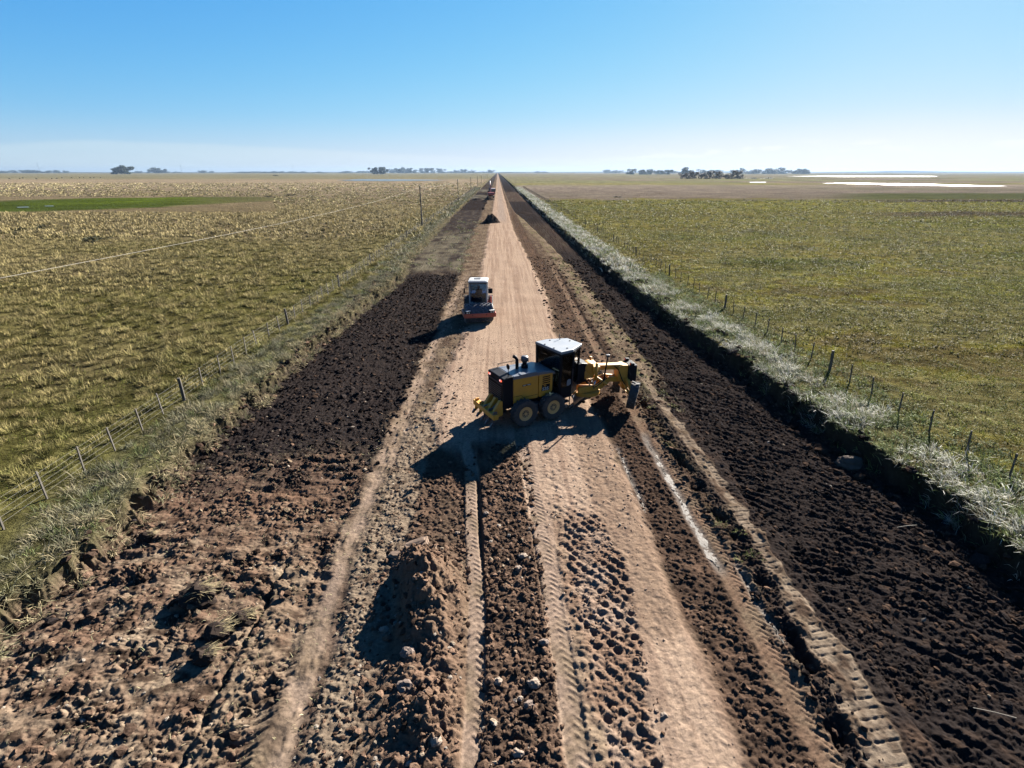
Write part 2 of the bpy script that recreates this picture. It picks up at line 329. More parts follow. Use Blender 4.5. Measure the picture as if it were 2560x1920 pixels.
    # dark gravelly windrow core
    dl=ip(y,[(0,-.42),(11,-.45),(18,-.86),(20,-1.3)]); dr=ip(y,[(0,1.25),(9,1.22),(12,1.08),(18.5,.8)])
    t=step(x,dl,.12)*(1-step(x,dr,.12))*(1-sm((y-19.6-.5*nB)/1.2)); zs=zs*(1-t)+t*(.02+.06*nB+.02*nC+.16*tb*(.5+.7*tm)+.04*c1*tm+.05*c2+.03*c3)
    col_=mix(col_,mix(UMBER*1.05+0*col_,BROWN*1.15,sm(.35+1.5*patch)),t*.95)
    t=step(x,-3.05+.15*nB,.2)*(1-step(x,dl-.5,.15))*sm((y-12.6)/1)*(1-sm((y-19)/1.5)); zs=zs+t*(.05*c1+.05*c2); col_=mix(col_,mix(UMBER+0*col_,BROWN,sm(.3+1.4*patch)),t*.75)
    # lugged tyre tracks
    for cpts,w,y1 in (([(0,-.72),(8.3,-.62),(11,-.68),(14,-.97),(17.8,-1.2)],.22,18.5),([(0,1.56),(8.2,1.52),(11.9,1.38),(16.7,1.2),(20,.9)],.25,21.)):
        c=ip(y,cpts); t=band(x,c,w,.08)*(1-sm((y-y1)/1.5))
        ch=np.sin((y+np.abs(x-c)*.9+.03*nB)*2*np.pi/.21)+.5*nC
        zs=zs*(1-t)+t*(-.03+.022*sm(ch*1.4)*sm(.75+1.3*fbm(x/.3,y/.6,2,30))+.02*nB+.012*nC); col_=mix(col_,mix(TAN*.84+0*col_,GREYB*.95,sm(.3+1.4*patch)),t*.88)
    # mixed lumpy soil right of second track and padfoot prints
    t=step(x,1.75,.2)*(1-step(x,2.2,.2))*(1-sm((y-14)/3)); zs=zs+t*(.05*c1+.04*c2+.03*nB); col_=mix(col_,mix(BROWN*1.3+0*col_,GREYB*1.2,sm(.4+1.3*patch)),t*.8)
    pl=ip(y,[(0,2.2),(9,2.1),(12,1.95),(15,2.2)])+.1*nB; pr=ip(y,[(0,3.1),(7.5,3.2),(9.5,3.5),(12.5,3.75),(15,3.3)])+.1*nB
    pm=step(x,pl,.2)*(1-step(x,pr,.2))*(1-sm((y-14.6-.6*nB)/.8))
    pm2=step(x,1.55,.3)*(1-step(x,4.5,.5))*sm((y-14)/1)*(1-sm((y-19.5)/2.5))*.45+band(x,4.1,.55,.3)*sm((y-9)/1)*(1-sm((y-14.6)/1))*.3
    U=(x*.643-y*.766)/.26+.12*nB; V=(x*.766+y*.643)/.31+.12*nB; U=U+.5*(np.floor(V)%2)
    du=(U-np.floor(U)-.5)+.07*nC+.16*(h01(np.floor(U).astype(np.int64),np.floor(V).astype(np.int64),201)-.5); dv=(V-np.floor(V)-.5)+.05*nC+.14*(h01(np.floor(U).astype(np.int64),np.floor(V).astype(np.int64),203)-.5)
    pk=h01(np.floor(U).astype(np.int64),np.floor(V).astype(np.int64),205)
    pit=np.clip(1-(du*du*.75+dv*dv*1.35)/(.145+.07*h01(np.floor(U).astype(np.int64),np.floor(V).astype(np.int64),207)),0,1)**.7*(.25+.75*pk)*sm(.75+1.5*fbm(x/.8,y/.8,2,209))
    zs=zs+pm*(-.125*pit+.05*nB+.03*c3+.02*nC+.06*tb)+pm2*(-.06*pit*(pk>.35)+.015*nB)
    col_=mix(col_,mix(BROWN*1.35+0*col_,TAN*.75,sm(.35+1.4*patch)),pm*.85)
    col_=mix(col_,A(.32,.25,.19),pm2*(pk>.35)*sm((.28-np.abs(np.sqrt(du*du+dv*dv)-.33))*4)*.35)
    # right shoulder: dark wet soil, track, ditch, crawler strip
    ne=1-sm((y-24)/6)
    t=step(x,5.05+.4*nE,.45)*(1-step(x,6.42+.2*nE,.4))*ne; zs=zs+t*(.015*c2+.03*tb-.02); col_=mix(col_,mix(UMBER*.85+0*col_,BROWN,sm(.15+1.2*patch+.05*(12-y))),t*.9)
    c=ip(y,[(0,6.7),(8,6.68),(13,6.92),(20,6.87),(30,6.7),(60,6.9)]); t=band(x,c,.3,.25)*(1-sm((y-60)/15)); zs=zs*(1-.8*t)+t*(-.16-.02*(np.sin((y+np.abs(x-c))*2*np.pi/.2)>.3)); col_=mix(col_,mix(BROWN*1.25+0*col_,GREYB*.9,sm(.4+1.2*patch)),t*.85)
    for c,w,y0,y1,dp in ((6.62,.17,11.8,20.8,.07),(5.13,.1,15,19.6,.05),(7.2,.09,9.3,12.4,.06)):
        t=band(x,c+.06*gn(x*0,y/1.3,15),w,.2)*sm((y-y0)/.8)*(1-sm((y-y1)/.8)); zs=zs*(1-t)+t*(-.17-dp+.05*tb+.03*nB); col_=mix(col_,A(.22,.19,.165),t*.75)
    c=ip(y,[(0,7.25),(7,7.2),(8.7,7.45),(10.4,7.55),(13.2,7.75),(16,7.5),(22,7.5),(40,7.1)])+.08*nB
    dpt=sm(.25+2.2*fbm(x*.2+4.4,y/1.5,2,14))*(1-sm((y-24)/3)); t=band(x,c+.16*fbm(x/.4,y/.4,3,26),.17+.1*gn(x*0,y/.9,27),.22); zs=zs-.36*t*dpt+.12*tb*band(x,c,.5,.4)*(1-sm((y-24)/3)); zs=zs+band(x,c+.38,.15,.2)*.07*dpt; col_=mix(col_,UMBER*.8,t*.8*(1-sm((y-50)/20)))
    gR=band(x,c+.1,.35,.3)*sm((y-13)/2)*(1-sm((y-24)/3))*sm(.3+1.6*nA); col_=mix(col_,A(.12,.11,.05),gR*.5)
    c=ip(y,[(0,7.75),(6.7,7.85),(8.4,8.12),(11,8.3),(14.3,8.45),(27,8.5)]); w=ip(y,[(0,.6),(9,.48),(12,.30),(27,.30)])+.16*nB
    t=band(x,c,w,.16)*(1-sm((y-25)/4))*sm(.62+1.9*fbm(x/.5,y/.9,4,16)); cle=sm((np.sin((y-.12*x+.05*nB)*2*np.pi/.235)-.55+.5*nC)*4)*sm(.8+1.6*fbm(x/.4,y/.5,2,29))
    zs=zs*(1-.9*t)+t*(-.15-.035*cle+.03*nB+.02*nC); col_=mix(col_,mix(A(.29,.225,.165)+0*col_,A(.15,.11,.08),sm(.25+1.7*fbm(x/.35,y/.5,4,114))),t*.9)
    t=step(x,c+w-.05+.1*nB,.12)*(1-step(x,topR0+.2,.4))*(1-sm((y-26)/5)); zs=zs*(1-t)+t*(-.22+.07*nB+.16*tb*(.4+.8*tm)+.03*c2); col_=mix(col_,mix(TOP*1.1+0*col_,UMBER,sm(.1+1.4*patch)),t*.95)
    t=band(x,c-w-.22,.22,.2)*(1-sm((y-26)/5)); zs=zs+t*.12*tb; col_=mix(col_,TOP*1.3,t*.7)
    z=z*(1-strip)+strip*zs+(1-strip)*0
    z=z+ (1-strip)*0
    # left cut face keeps raw earth colour; right face painted dark for its shadow band
    pa=pasture(x,y); edgeL=step(x,el-.35,.3)*(1-step(x,el+.3,.3)); 
    bare=np.clip(edgeL*sm(.4+1.5*gn(x/.9,y/.9,18)),0,1)
    past=mix(pa,mix(A(.085,.06,.042)+0*pa,A(.24,.17,.105),sm(-.3+1.9*fbm(x/.7,y/.9,3,28))),np.clip(edgeL*1.2,0,1)*.9); past=mix(past,A(.034,.026,.022),(1-step(x,er+.22,.2))*step(x,er-.5,.2)*.95)
    vg=band(x,el-1.2,1.5,1.)*(x<0)+band(x,er+1.6,1.6,1.)*(x>0); past=mix(past,A(.16,.15,.075),np.clip(vg,0,1)*.6)
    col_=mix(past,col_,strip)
    tus=fbm(x/.8,y/.8,3,61)*(1-strip); z=z+.05*tus*(np.abs(x)<90)
    return z.astype(np.float32),np.clip(col_,.008,.9).astype(np.float32),(1-strip).astype(np.float32)

def axis_x():
    fine=np.arange(-14.7,17.6,.03); l=[];s=.03;p=-14.7
    while p>-13500: s*=1.06; p-=s; l.append(p)
    r=[];s=.03;p=fine[-1]
    while p<13500: s*=1.06; p+=s; r.append(p)
    return np.array(l[::-1]+list(fine)+r)
def axis_y():
    l=[-4000,-1500,-500,-150,-60,-25,-10,-2,1,3,4.2];p=4.8
    while p<13500:
        l.append(p); p+=min(max(.024,.48*(p*p+121)/5720),.06*p)
    l.append(p); return np.array(l)
GX,GY=axis_x(),axis_y()
XX,YY=np.meshgrid(GX,GY)
GZ=np.zeros(XX.shape,np.float32); GC=np.zeros(XX.shape+(3,),np.float32); GA=np.ones(XX.shape,np.float32)
iy1=np.searchsorted(GY,150.); ix0=np.searchsorted(GX,-19.); ix1=np.searchsorted(GX,22.)
for a,b,c,d,det in ((0,iy1,ix0,ix1,True),(iy1,len(GY),ix0,ix1,False),(0,len(GY),0,ix0,False),(0,len(GY),ix1,len(GX),False)):
    for k in range(a,b,200):
        e=min(b,k+200); z_,c_,a_=terrain(XX[k:e,c:d],YY[k:e,c:d],det); GZ[k:e,c:d]=z_;GC[k:e,c:d]=c_;GA[k:e,c:d]=a_
def ground_z(x,y):
    x=np.asarray(x,float);y=np.asarray(y,float)
    i=np.clip(np.searchsorted(GX,x)-1,0,len(GX)-2); j=np.clip(np.searchsorted(GY,y)-1,0,len(GY)-2)
    u=(x-GX[i])/(GX[i+1]-GX[i]); v=(y-GY[j])/(GY[j+1]-GY[j])
    return (GZ[j,i]*(1-u)+GZ[j,i+1]*u)*(1-v)+(GZ[j+1,i]*(1-u)+GZ[j+1,i+1]*u)*v
nx,ny=len(GX),len(GY)
idx=np.arange(nx*ny,dtype=np.int32).reshape(ny,nx)
quads=np.stack([idx[:-1,:-1],idx[:-1,1:],idx[1:,1:],idx[1:,:-1]],-1).reshape(-1)
M_GROUND=ground_mat()
g=np_mesh('ground',np.stack([XX,YY,GZ],-1).reshape(-1,3),quads,np.arange(0,len(quads),4),M_GROUND,np.concatenate([GC.reshape(-1,3)*ALB,GA.reshape(-1,1)],1),True)
tag(g,'flat pampas pasture cut by a straight dirt road under construction','ground',kind='structure')
del XX,YY,quads,idx
print('ground verts',nx*ny)

# ------------------------------------------------------------------ shared materials
def lamp_mat(name,c,st):
    m=bpy.data.materials.new(name); nt=nodes(m); out=N(nt,'ShaderNodeOutputMaterial'); p=N(nt,'ShaderNodeBsdfPrincipled'); p.inputs['Base Color'].default_value=(*c,1); p.inputs['Emission Color'].default_value=(*c,1); p.inputs['Emission Strength'].default_value=st; p.inputs['Roughness'].default_value=.2; L(nt,p.outputs[0],out.inputs[0]); return m
YEL=paint('machine_yellow',(.66,.285,.007),.55,0,.35,(.20,.13,.07),2.2)
BLK=paint('black_paint',(.006,.007,.011),.5,0,.12,(.03,.028,.026),3,.08)
GREY=paint('dark_grey_steel',(.06,.06,.065),.4,.3,.3,(.15,.11,.08),4)
HOOD=paint('dusty_hood_painted_sky',(.12,.132,.155),.28,0,.3,(.2,.17,.14),2.5)  # black hood; pale sky reflection put into the base colour, with some dust
ROOFM=paint('pale_grey_roof',(.17,.19,.215),.4,0,.2,(.16,.14,.12),2)
RUB=paint('tyre_rubber',(.028,.028,.03),.75,0,.75,(.16,.135,.115),3,.3)
RIM=paint('dusty_yellow_rim',(.72,.38,.10),.6,0,.7,(.62,.40,.24),4)
RED=paint('red_orange_paint',(.45,.055,.025),.42,0,.4,(.2,.12,.08),3)
WHITE=paint('white_paint',(.48,.48,.47),.4,0,.25,(.3,.25,.2),3)
STEEL=paint('worn_steel',(.10,.10,.115),.38,.6,.45,(.12,.08,.06),5)
DRUMM=paint('soil_caked_steel',(.10,.105,.12),.5,.3,.5,(.06,.045,.036),6,.4,.4)
LENS=paint('red_lamp_lens',(.6,.03,.01),.15); TAILL=lamp_mat('lit_tail_lamp',(1.,.13,.06),.16); TAILW=lamp_mat('lit_pale_lamp',(1.,.5,.42),.13); LENS2=paint('clear_lamp_lens',(.7,.68,.62),.1)
CHROME=paint('bright_metal',(.6,.6,.6),.2,1.)
GLASS=glass_mat('cab_glass',(.66,.73,.72)); GLASSB=glass_mat('windscreen_glass',(.36,.57,.74))
WOOD=paint('weathered_post_wood',(.08,.07,.06),.9,0,.5,(.22,.2,.17),8,.2)
WIREM=paint('galvanised_wire',(.45,.44,.40),.4,.5)
SEATM=paint('seat_fabric',(.03,.03,.035),.9)
STONE=paint('pale_stone',(.25,.195,.15),.9,0,.8,(.16,.11,.08),5,.2,.5)
EARTH=paint('dug_earth',(.034,.026,.022),1.,0,.8,(.05,.036,.028),1.5,0.,.8)

CABG=paint('cab_grey_white',(.30,.32,.34),.4,0,.3,(.25,.2,.16),3)
def wheel(parent,loc,r,w,rim_r,rot=(0,0,0),lugs=20,rimmat=None,dish=.06):
    b=MB(); h=w/2
    prof=[(rim_r,-h*.72),(rim_r+.05,-h*.9),(r-.16,-h),(r-.05,-h*.93),(r-.035,-h*.6),(r-.035,h*.6),(r-.05,h*.93),(r-.16,h),(rim_r+.05,h*.9),(rim_r,h*.72)]
    b.lathe(prof,40)
    for k in range(lugs):
        for sgn in (-1,1):
            a0=2*math.pi*(k+(0 if sgn<0 else .5))/lugs; a1=a0+.16
            da=.055
            def P(a,t,rr): return (rr*math.cos(a),t,rr*math.sin(a))
            t0,t1=sgn*h*.97,sgn*h*.05
            b.loft([P(a0-da,t0,r-.09),P(a0+da,t0,r-.09),P(a0+da,t0,r),P(a0-da,t0,r)],[P(a1-da,t1,r-.09),P(a1+da,t1,r-.09),P(a1+da,t1,r),P(a1-da,t1,r)])
    o=b.build('wheel',RUB,parent); o.location=loc; o.rotation_euler=rot
    c=MB(); c.lathe([(.05,-h*.70),(rim_r*.55,-h*.72),(rim_r*.62,-h*.78),(rim_r*.9,-h*.80),(rim_r+.012,-h*.86),(rim_r+.012,h*.86),(rim_r*.9,h*.80),(rim_r*.62,h*.78),(rim_r*.55,h*.72),(.05,h*.70)],36)
    for k in range(10):
        a=2*math.pi*k/10
        for s in (-1,1): c.lathe([(.022,s*h*.70),(.022,s*h*.82)],6,'y',(rim_r*.42*math.cos(a),0,rim_r*.42*math.sin(a)))
    c.lathe([(rim_r*.25,-h*.88),(rim_r*.25,h*.88)],16)
    c.build('rim',rimmat or RIM,o); return o
def text(name,body,size,loc,mat,parent,rot=(R(90),0,0),ext=.004,sx=1.):
    cu=bpy.data.curves.new(name,'FONT'); cu.body=body; cu.size=size; cu.extrude=ext; cu.align_x='CENTER'; cu.align_y='CENTER'; cu.offset=size*.03
    t=bpy.data.objects.new('tmp',cu); col.objects.link(t); dg=bpy.context.evaluated_depsgraph_get()
    me=bpy.data.meshes.new_from_object(t.evaluated_get(dg)); bpy.data.objects.remove(t)
    o=bpy.data.objects.new(name,me); col.objects.link(o); me.materials.clear(); me.materials.append(mat); o.location=loc; o.rotation_euler=rot; o.scale=(sx,1,1); o.parent=parent; return o
def quadbar(mb,p,q,w,h):
    """rectangular bar from p to q"""
    p,q=Vector(p),Vector(q); d=(q-p).normalized(); a=d.cross(Vector((0,0,1)))
    a=Vector((0,1,0)) if a.length<1e-3 else a.normalized(); u=a.cross(d)
    f=lambda c:[c+a*w/2+u*h/2,c-a*w/2+u*h/2,c-a*w/2-u*h/2,c+a*w/2-u*h/2]
    return mb.loft(f(p),f(q))

# ------------------------------------------------------------------ motor grader (x forward, y left)
GRO=(1.31,23.04); GRH=R(28)
gr=empty('motor_grader',(GRO[0],GRO[1],0.02),GRH,label='yellow and black motor grader with a dark cab, standing slewed across the tan dirt road',cat='motor grader')
TW=.66
for x in (-.765,.765):
    for y in (-1.03,1.03): wheel(gr,(x,y,TW),TW,.40,.33,(0,random.random()*6,0))
b=MB()
for y in (-.72,.72): b.box(-1.15,1.15,y-.11,y+.11,.42,.86)
b.box(-.3,.3,-.62,.62,.5,.85); b.build('tandem_case',GREY,gr,bevel=.03)
b=MB().box(-1.72,2.35,-.42,.42,.72,1.02); b.box(-1.74,-1.55,-.70,.70,.72,1.1); b.build('rear_frame',BLK,gr,bevel=.03)
# engine hood
b=MB().prism([(-1.72,.98),(-1.70,2.40),(-1.18,2.44),(-1.18,.92)],-.75,.75); b.build('radiator_housing',BLK,gr,bevel=.04)
b=MB()
for i in range(9): b.box(-1.735,-1.71,-.58,.58,1.12+i*.1,1.15+i*.1)
b.box(-1.74,-1.705,-.70,.70,2.10,2.13); b.build('rear_grille',GREY,gr)
b=MB().prism([(-1.18,2.26),(-1.18,2.435),(.3,2.40),(.72,2.36),(1.12,2.24),(1.12,2.12)],-.74,.74); b.build('hood_top',HOOD,gr,bevel=.04)
b=MB().box(-.80,.10,-.77,-.50,2.38,2.46); b.build('hood_cover',HOOD,gr,bevel=.03)
b=MB().box(-1.18,1.12,-.60,.60,1.0,2.26); b.build('engine_block',BLK,gr)
for s in (-1,1):
    b=MB(); a,c=sorted((s*.60,s*.745)); b.prism([(-1.17,1.06),(-1.17,2.255),(.16,2.255),(.16,1.17),(.12,1.12),(-.45,1.14)],a,c); p=b.build('side_panel',YEL,gr,bevel=.015)
    b=MB(); e,f=sorted((s*.744,s*.752)); quadbar(b,(-1.15,s*.748,1.42),(-.75,s*.748,1.42),.01,.018); quadbar(b,(-.75,s*.748,1.42),(-.65,s*.748,1.30),.01,.018); quadbar(b,(-.65,s*.748,1.30),(.14,s*.748,1.30),.01,.018); b.build('seam',BLK,p)
    b=MB().prism([(.20,1.16),(.20,2.255),(.96,2.22),(.96,1.34),(.82,1.16),(.30,1.12)],a,c); q=b.build('side_panel',YEL,gr,bevel=.015)
    b=MB()
    for i in range(4): b.box(.40,.82,e,f,2.07-i*.10,2.13-i*.10)
    b.build('vent',BLK,q)
    b=MB().prism([(.34,1.40),(.38,1.72),(.82,1.72),(.78,1.40)],e,f); d=b.build('number_plate',BLK,q)
    if s<0:
        text('number','535',.21,(.565,-.757,1.49),WHITE,q,sx=1.15); text('lettering','GD',.10,(.53,-.757,1.655),YEL,q)
        b=MB().prism([(-.70,1.85),(-.70,1.925),(-.24,1.925),(-.24,1.85)],-.752,-.744); b.build('sticker',BLK,p)
        b=MB()
        b.prism([(-.67,1.87),(-.67,1.905),(-.27,1.905),(-.27,1.87),(-.42,1.87),(-.42,1.898),(-.52,1.898),(-.52,1.87)],-.758,-.7505)
        b.build('sticker_marks',WHITE,p)
# rear lamps
for y in (.60,.50,-.50,-.60): MB().lathe([(.05,-1.715),(.05,-1.745),(.03,-1.755)],14,'x',(0,y,2.27)).build('tail_lamp',TAILL if y in (.60,-.60) else TAILW,gr)
# exhaust, pre-cleaner, mirror, rail
MB().tube([(-.50,.10,2.4),(-.50,.10,2.72),(-.51,.10,2.88),(-.58,.12,3.0),(-.68,.14,3.05)],.08,12).build('exhaust_pipe',BLK,gr,True)
b=MB().lathe([(.16,2.4),(.16,2.56),(.11,2.58),(.11,2.72)],18,'z',(-.10,.08,0)); pc=b.build('air_intake',BLK,gr)
MB().lathe([(.12,2.70),(.18,2.76),(.18,2.92),(.14,2.98),(.03,2.99)],20,'z',(-.10,.08,0)).build('precleaner_bowl',STEEL,pc,True)
b=MB().tube([(-1.40,-.66,2.4),(-1.40,-.68,2.84)],.018,8); mi=b.build('rear_mirror',BLK,gr)
MB().lathe([(.02,-.03),(.13,-.02),(.13,.01),(.02,.02)],16,'x',(-1.42,-.70,2.94)).build('mirror_head',BLK,mi)
MB().tube([(-1.2,.70,2.42),(-1.2,.70,2.60),(.5,.70,2.58),(.5,.70,2.4)],.016,8).build('handrail',BLK,gr)
# cab
TC=Matrix.Translation((1.62,0,0))@Matrix.Rotation(R(5),4,'Z')@Matrix.Translation((-1.42,0,0))
def cmb(): m=MB(); m.M=TC; return m
CAB=[(.98,-.88),(1.72,-.88),(2.46,-.45),(2.46,.45),(1.72,.88),(.98,.88)]
ROOFP=[(.90,-1.02),(1.62,-1.02),(2.58,-.56),(2.58,.56),(1.62,1.02),(.90,1.02)]
cab=cmb().prism(CAB,.86,1.42,'z').build('cab_body',BLK,gr,bevel=.02)
b=cmb()
TOPP=[(p[0]*1.0+(.0),p[1]*1.06) for p in CAB]
for (p,q) in zip(CAB,TOPP): quadbar(b,(p[0],p[1],1.4),(q[0],q[1],3.15),.11,.11)
quadbar(b,(.98,-.88,2.25),(.98,.88,2.25),.05,.05)
for i in range(6):
    p,q=TOPP[i],TOPP[(i+1)%6]; quadbar(b,(p[0],p[1],3.12),(q[0],q[1],3.12),.1,.12)
b.build('cab_frame',BLK,gr)
for i in range(6):
    p,q=CAB[i],CAB[(i+1)%6]; tp,tq=TOPP[i],TOPP[(i+1)%6]
    d=Vector((q[0]-p[0],q[1]-p[1],0)); n=Vector((d.y,-d.x,0)).normalized()*.012
    A_=[Vector((p[0],p[1],1.42)),Vector((q[0],q[1],1.42)),Vector((tq[0],tq[1],3.08)),Vector((tp[0],tp[1],3.08))]
    cmb().loft([v-n for v in A_],[v+n for v in A_]).build('window',GLASS,gr)
b=cmb().loft([(x,y,3.16) for x,y in ROOFP],[(x*1.0,y*.97,3.29) for x,y in ROOFP]); rf=b.build('cab_roof',ROOFM,gr,bevel=.025)
b=cmb()
for x,y in ((1.0,-.35),(1.0,.35),(2.35,.1),(1.6,.72),(1.5,-.72)): cmb().box(x-.03,x+.03,y-.03,y+.03,3.285,3.32).build('roof_bolt',GREY,rf)
cmb().tube([(2.1,.55,3.25),(2.1,.60,3.55)],.022,8).build('beacon_post',STEEL,rf)
b=cmb().prism([(1.25,.86),(1.72,.86),(1.72,1.0),(1.25,1.0)],-.93,-.885); b.box(1.05,1.68,-.92,-.885,1.0,1.42); dr=b.build('cab_door',BLK,gr)
cmb().prism([(1.38,1.48),(1.40,1.74),(1.50,1.80),(1.62,1.76),(1.64,1.52),(1.48,1.46)],-.935,-.915).build('door_pocket',ROOFM,dr)
cmb().tube([(1.70,-.95,1.3),(1.70,-.97,2.3)],.016,8).build('door_handle',STEEL,dr)
b=cmb().box(1.2,1.65,-.24,.24,1.42,1.72); b.prism([(1.14,1.7),(1.24,1.7),(1.18,2.45),(1.06,2.45)],-.23,.23); b.build('seat',SEATM,gr,bevel=.04)
b=cmb().tube([(2.2,0,1.4),(2.05,0,1.95)],.06,10); b.box(1.98,2.16,-.25,.25,1.92,2.02); b.lathe([(.18,0),(.2,.0),(.2,.025),(.18,.025)],20,'z',(1.95,0,2.05)); b.build('steering_console',BLK,gr)
for i,z in enumerate((.35,.62)): cmb().box(1.25,1.6,-.98,-.72,z,z+.035).build('step',GREY,gr)
b=cmb()
for x in (1.27,1.58): b.box(x-.02,x+.02,-.96,-.93,.35,.95)
b.build('step_rail',GREY,gr)
b=MB().prism([(2.62,1.15),(2.62,2.26),(2.85,2.28),(3.42,2.16),(3.52,1.94),(3.15,1.25)],-.50,.42); b.build('hydraulic_cover',BLK,gr,bevel=.05)
b=MB()
MF=[(2.62,.50),(3.55,1.15)]
for z in (2.28,2.86): b.tube([(2.45,.40,z+.1),(MF[0][0],MF[0][1],z),(MF[1][0],MF[1][1],z)],.026,8)
for q in (.25,1.0): b.tube([(MF[0][0]+q*.93,MF[0][1]+q*.65,2.24),(MF[0][0]+q*.93,MF[0][1]+q*.65,2.94)],.026,8)
b.box(3.50,3.58,.98,1.24,2.32,2.72); b.build('side_mirror_frame',BLK,gr)
# articulated front frame
T=Matrix.Translation((2.42,0,0))@Matrix.Rotation(R(-19),4,'Z')
def fmb(): m=MB(); m.M=T; return m
b=fmb().prism([(-.15,.66),(-.15,1.12),(.25,1.28),(.62,1.80),(.95,2.08),(2.75,2.02),(3.0,1.9),(3.0,1.60),(2.72,1.76),(1.05,1.82),(.80,1.58),(.50,1.05),(.25,.66)],-.19,.19); b.build('front_frame',YEL,gr,bevel=.03)
b=fmb().prism([(2.50,1.30),(2.50,1.92),(2.70,2.02),(3.02,2.0),(3.02,1.10),(2.7,1.10)],-.30,.30); b.prism([(2.80,.70),(2.80,1.14),(3.20,1.14),(3.20,.70)],-.14,.14); b.build('front_nose',YEL,gr,bevel=.03)
b=fmb().box(3.02,3.44,-.42,.42,1.16,2.02); b.build('push_plate',BLK,gr,bevel=.02)
for y in (-.36,.36):
    b=fmb().box(3.10,3.27,y-.09,y+.09,2.02,2.15); hl=b.build('headlight',BLK,gr,bevel=.02); c=fmb().box(3.265,3.29,y-.07,y+.07,2.04,2.13); c.build('lamp_glass',LENS2,hl)
    c=fmb().box(3.06,3.10,y-.05,y+.05,2.04,2.12); c.build('marker_lens',LENS,hl)
b=fmb(); b.box(2.95,3.17,-.88,.88,.56,.76); quadbar(b,(3.05,-.80,.92),(3.05,.80,.92),.08,.08); quadbar(b,(2.88,-.88,.70),(2.88,.88,.70),.06,.06)
for s in (-1,1): quadbar(b,(3.0,s*.22,1.30),(3.02,s*.95,.86),.17,.19); quadbar(b,(2.86,s*.2,1.1),(2.9,s*.9,.72),.10,.12); b.box(2.96,3.14,s*.87-.07,s*.87+.07,.48,1.0)
b.build('front_axle',YEL,gr,bevel=.02)
for s in (-1,1):
    p=T@Vector((3.05,s*1.08,.70)); wheel(gr,tuple(p),.70,.42,.32,(R(-9),random.random()*5,R(-19+58)),16)
    # (steered left, leaning)
b=fmb()
for s in (-1,1): quadbar(b,(2.74,s*.06,1.22),(2.0,s*.22,1.30),.16,.26); quadbar(b,(2.0,s*.22,1.30),(1.45,s*.40,.98),.16,.30); quadbar(b,(1.45,s*.40,.98),(.35,s*.60,.95),.16,.30)
quadbar(b,(1.42,-.4,.95),(1.42,.4,.95),.14,.16); b.build('drawbar',YEL,gr,bevel=.02)
b=fmb().lathe([(.50,.60),(.74,.60),(.74,.78),(.50,.78)],40,'z',(.92,0,0)); b.build('circle',YEL,gr)
B_=T@Matrix.Translation((1.06,.43,0))@Matrix.Rotation(R(47),4,'Z')
b=MB(); b.M=B_
arc=[(.24*math.cos(R(a))-.15,.36+.34*math.sin(R(a))) for a in range(-75,80,12)]
b.prism(arc+[(x+.03,z) for x,z in arc[::-1]],0,1,'y') if False else None
inn=[(-(.24*math.cos(R(a)))+.15,.40+.34*math.sin(R(a))) for a in range(-75,80,12)]; outp=[(x+.025,z) for x,z in inn[::-1]]
for k in range(len(inn)-1):
    q=[inn[k],inn[k+1],(inn[k+1][0]-.028,inn[k+1][1]),(inn[k][0]-.028,inn[k][1])]
    b.loft([(-1.55,y,z) for y,z in q],[(1.55,y,z) for y,z in q])
b.box(-1.55,1.55,.06,.11,.02,.12); b.build('moldboard',STEEL,gr)
b=MB(); b.M=B_; b.box(-.35,.35,.05,.28,.30,.66); b.box(-.75,.75,.12,.2,.38,.46); b.build('blade_carrier',YEL,gr,bevel=.02)
for s in (-1,1):
    b=fmb().tube([(1.28,s*.50,2.30),(1.22,s*.58,1.45)],.075,14); cy=b.build('lift_cylinder',YEL,gr,True); c=fmb().tube([(1.22,s*.58,1.45),(1.14,s*.60,.98)],.035,10); c.build('piston_rod',CHROME,cy,True)
b=fmb().box(1.12,1.44,-.56,.56,1.84,2.12); b.prism([(.55,1.3),(.55,1.75),(1.25,2.0),(1.45,1.9),(1.2,1.5)],-.27,.27); b.lathe([(.22,-.30),(.26,-.26),(.26,.26),(.22,.30)],24,'y',(1.02,0,1.98)); b.build('cylinder_saddle',YEL,gr,bevel=.03)
b=fmb().tube([(1.15,.2,1.55),(1.85,-.55,1.15)],.07,12); sc=b.build('side_shift_cylinder',YEL,gr,True)
b=fmb()
for i,y in enumerate((-.10,-.03,.05,.12)): b.tube([(.55,y,1.72),(.95,y,2.06+.02*i),(1.6,y*1.4,2.0),(2.7,y*1.2,1.98),(2.95,y,1.95)],.017,6)
for i in range(9): b.tube([(.3,-.3+.1*i,1.2),(.6,-.55+.17*i,1.5),(.95,-.6+.2*i,1.2+.05*i),(1.3,-.5+.16*i,1.05+.04*i),(1.9,-.4+.12*i,1.45)],.024,6)
for i in range(3): b.tube([(2.3,-.2+.08*i,2.0),(2.5,-.32,1.8),(2.75,-.36+.03*i,1.2),(2.95,-.5,.9)],.022,6)
b.build('hydraulic_hose',BLK,gr)
b=fmb().tube([(1.72,-.35,1.0),(1.78,-.50,2.35),(1.80,-.52,2.62)],.04,10); ms=b.build('work_light_mast',BLK,gr); c=fmb().box(1.70,1.88,-.60,-.44,2.60,2.72); c.build('work_light',STEEL,ms,bevel=.02)
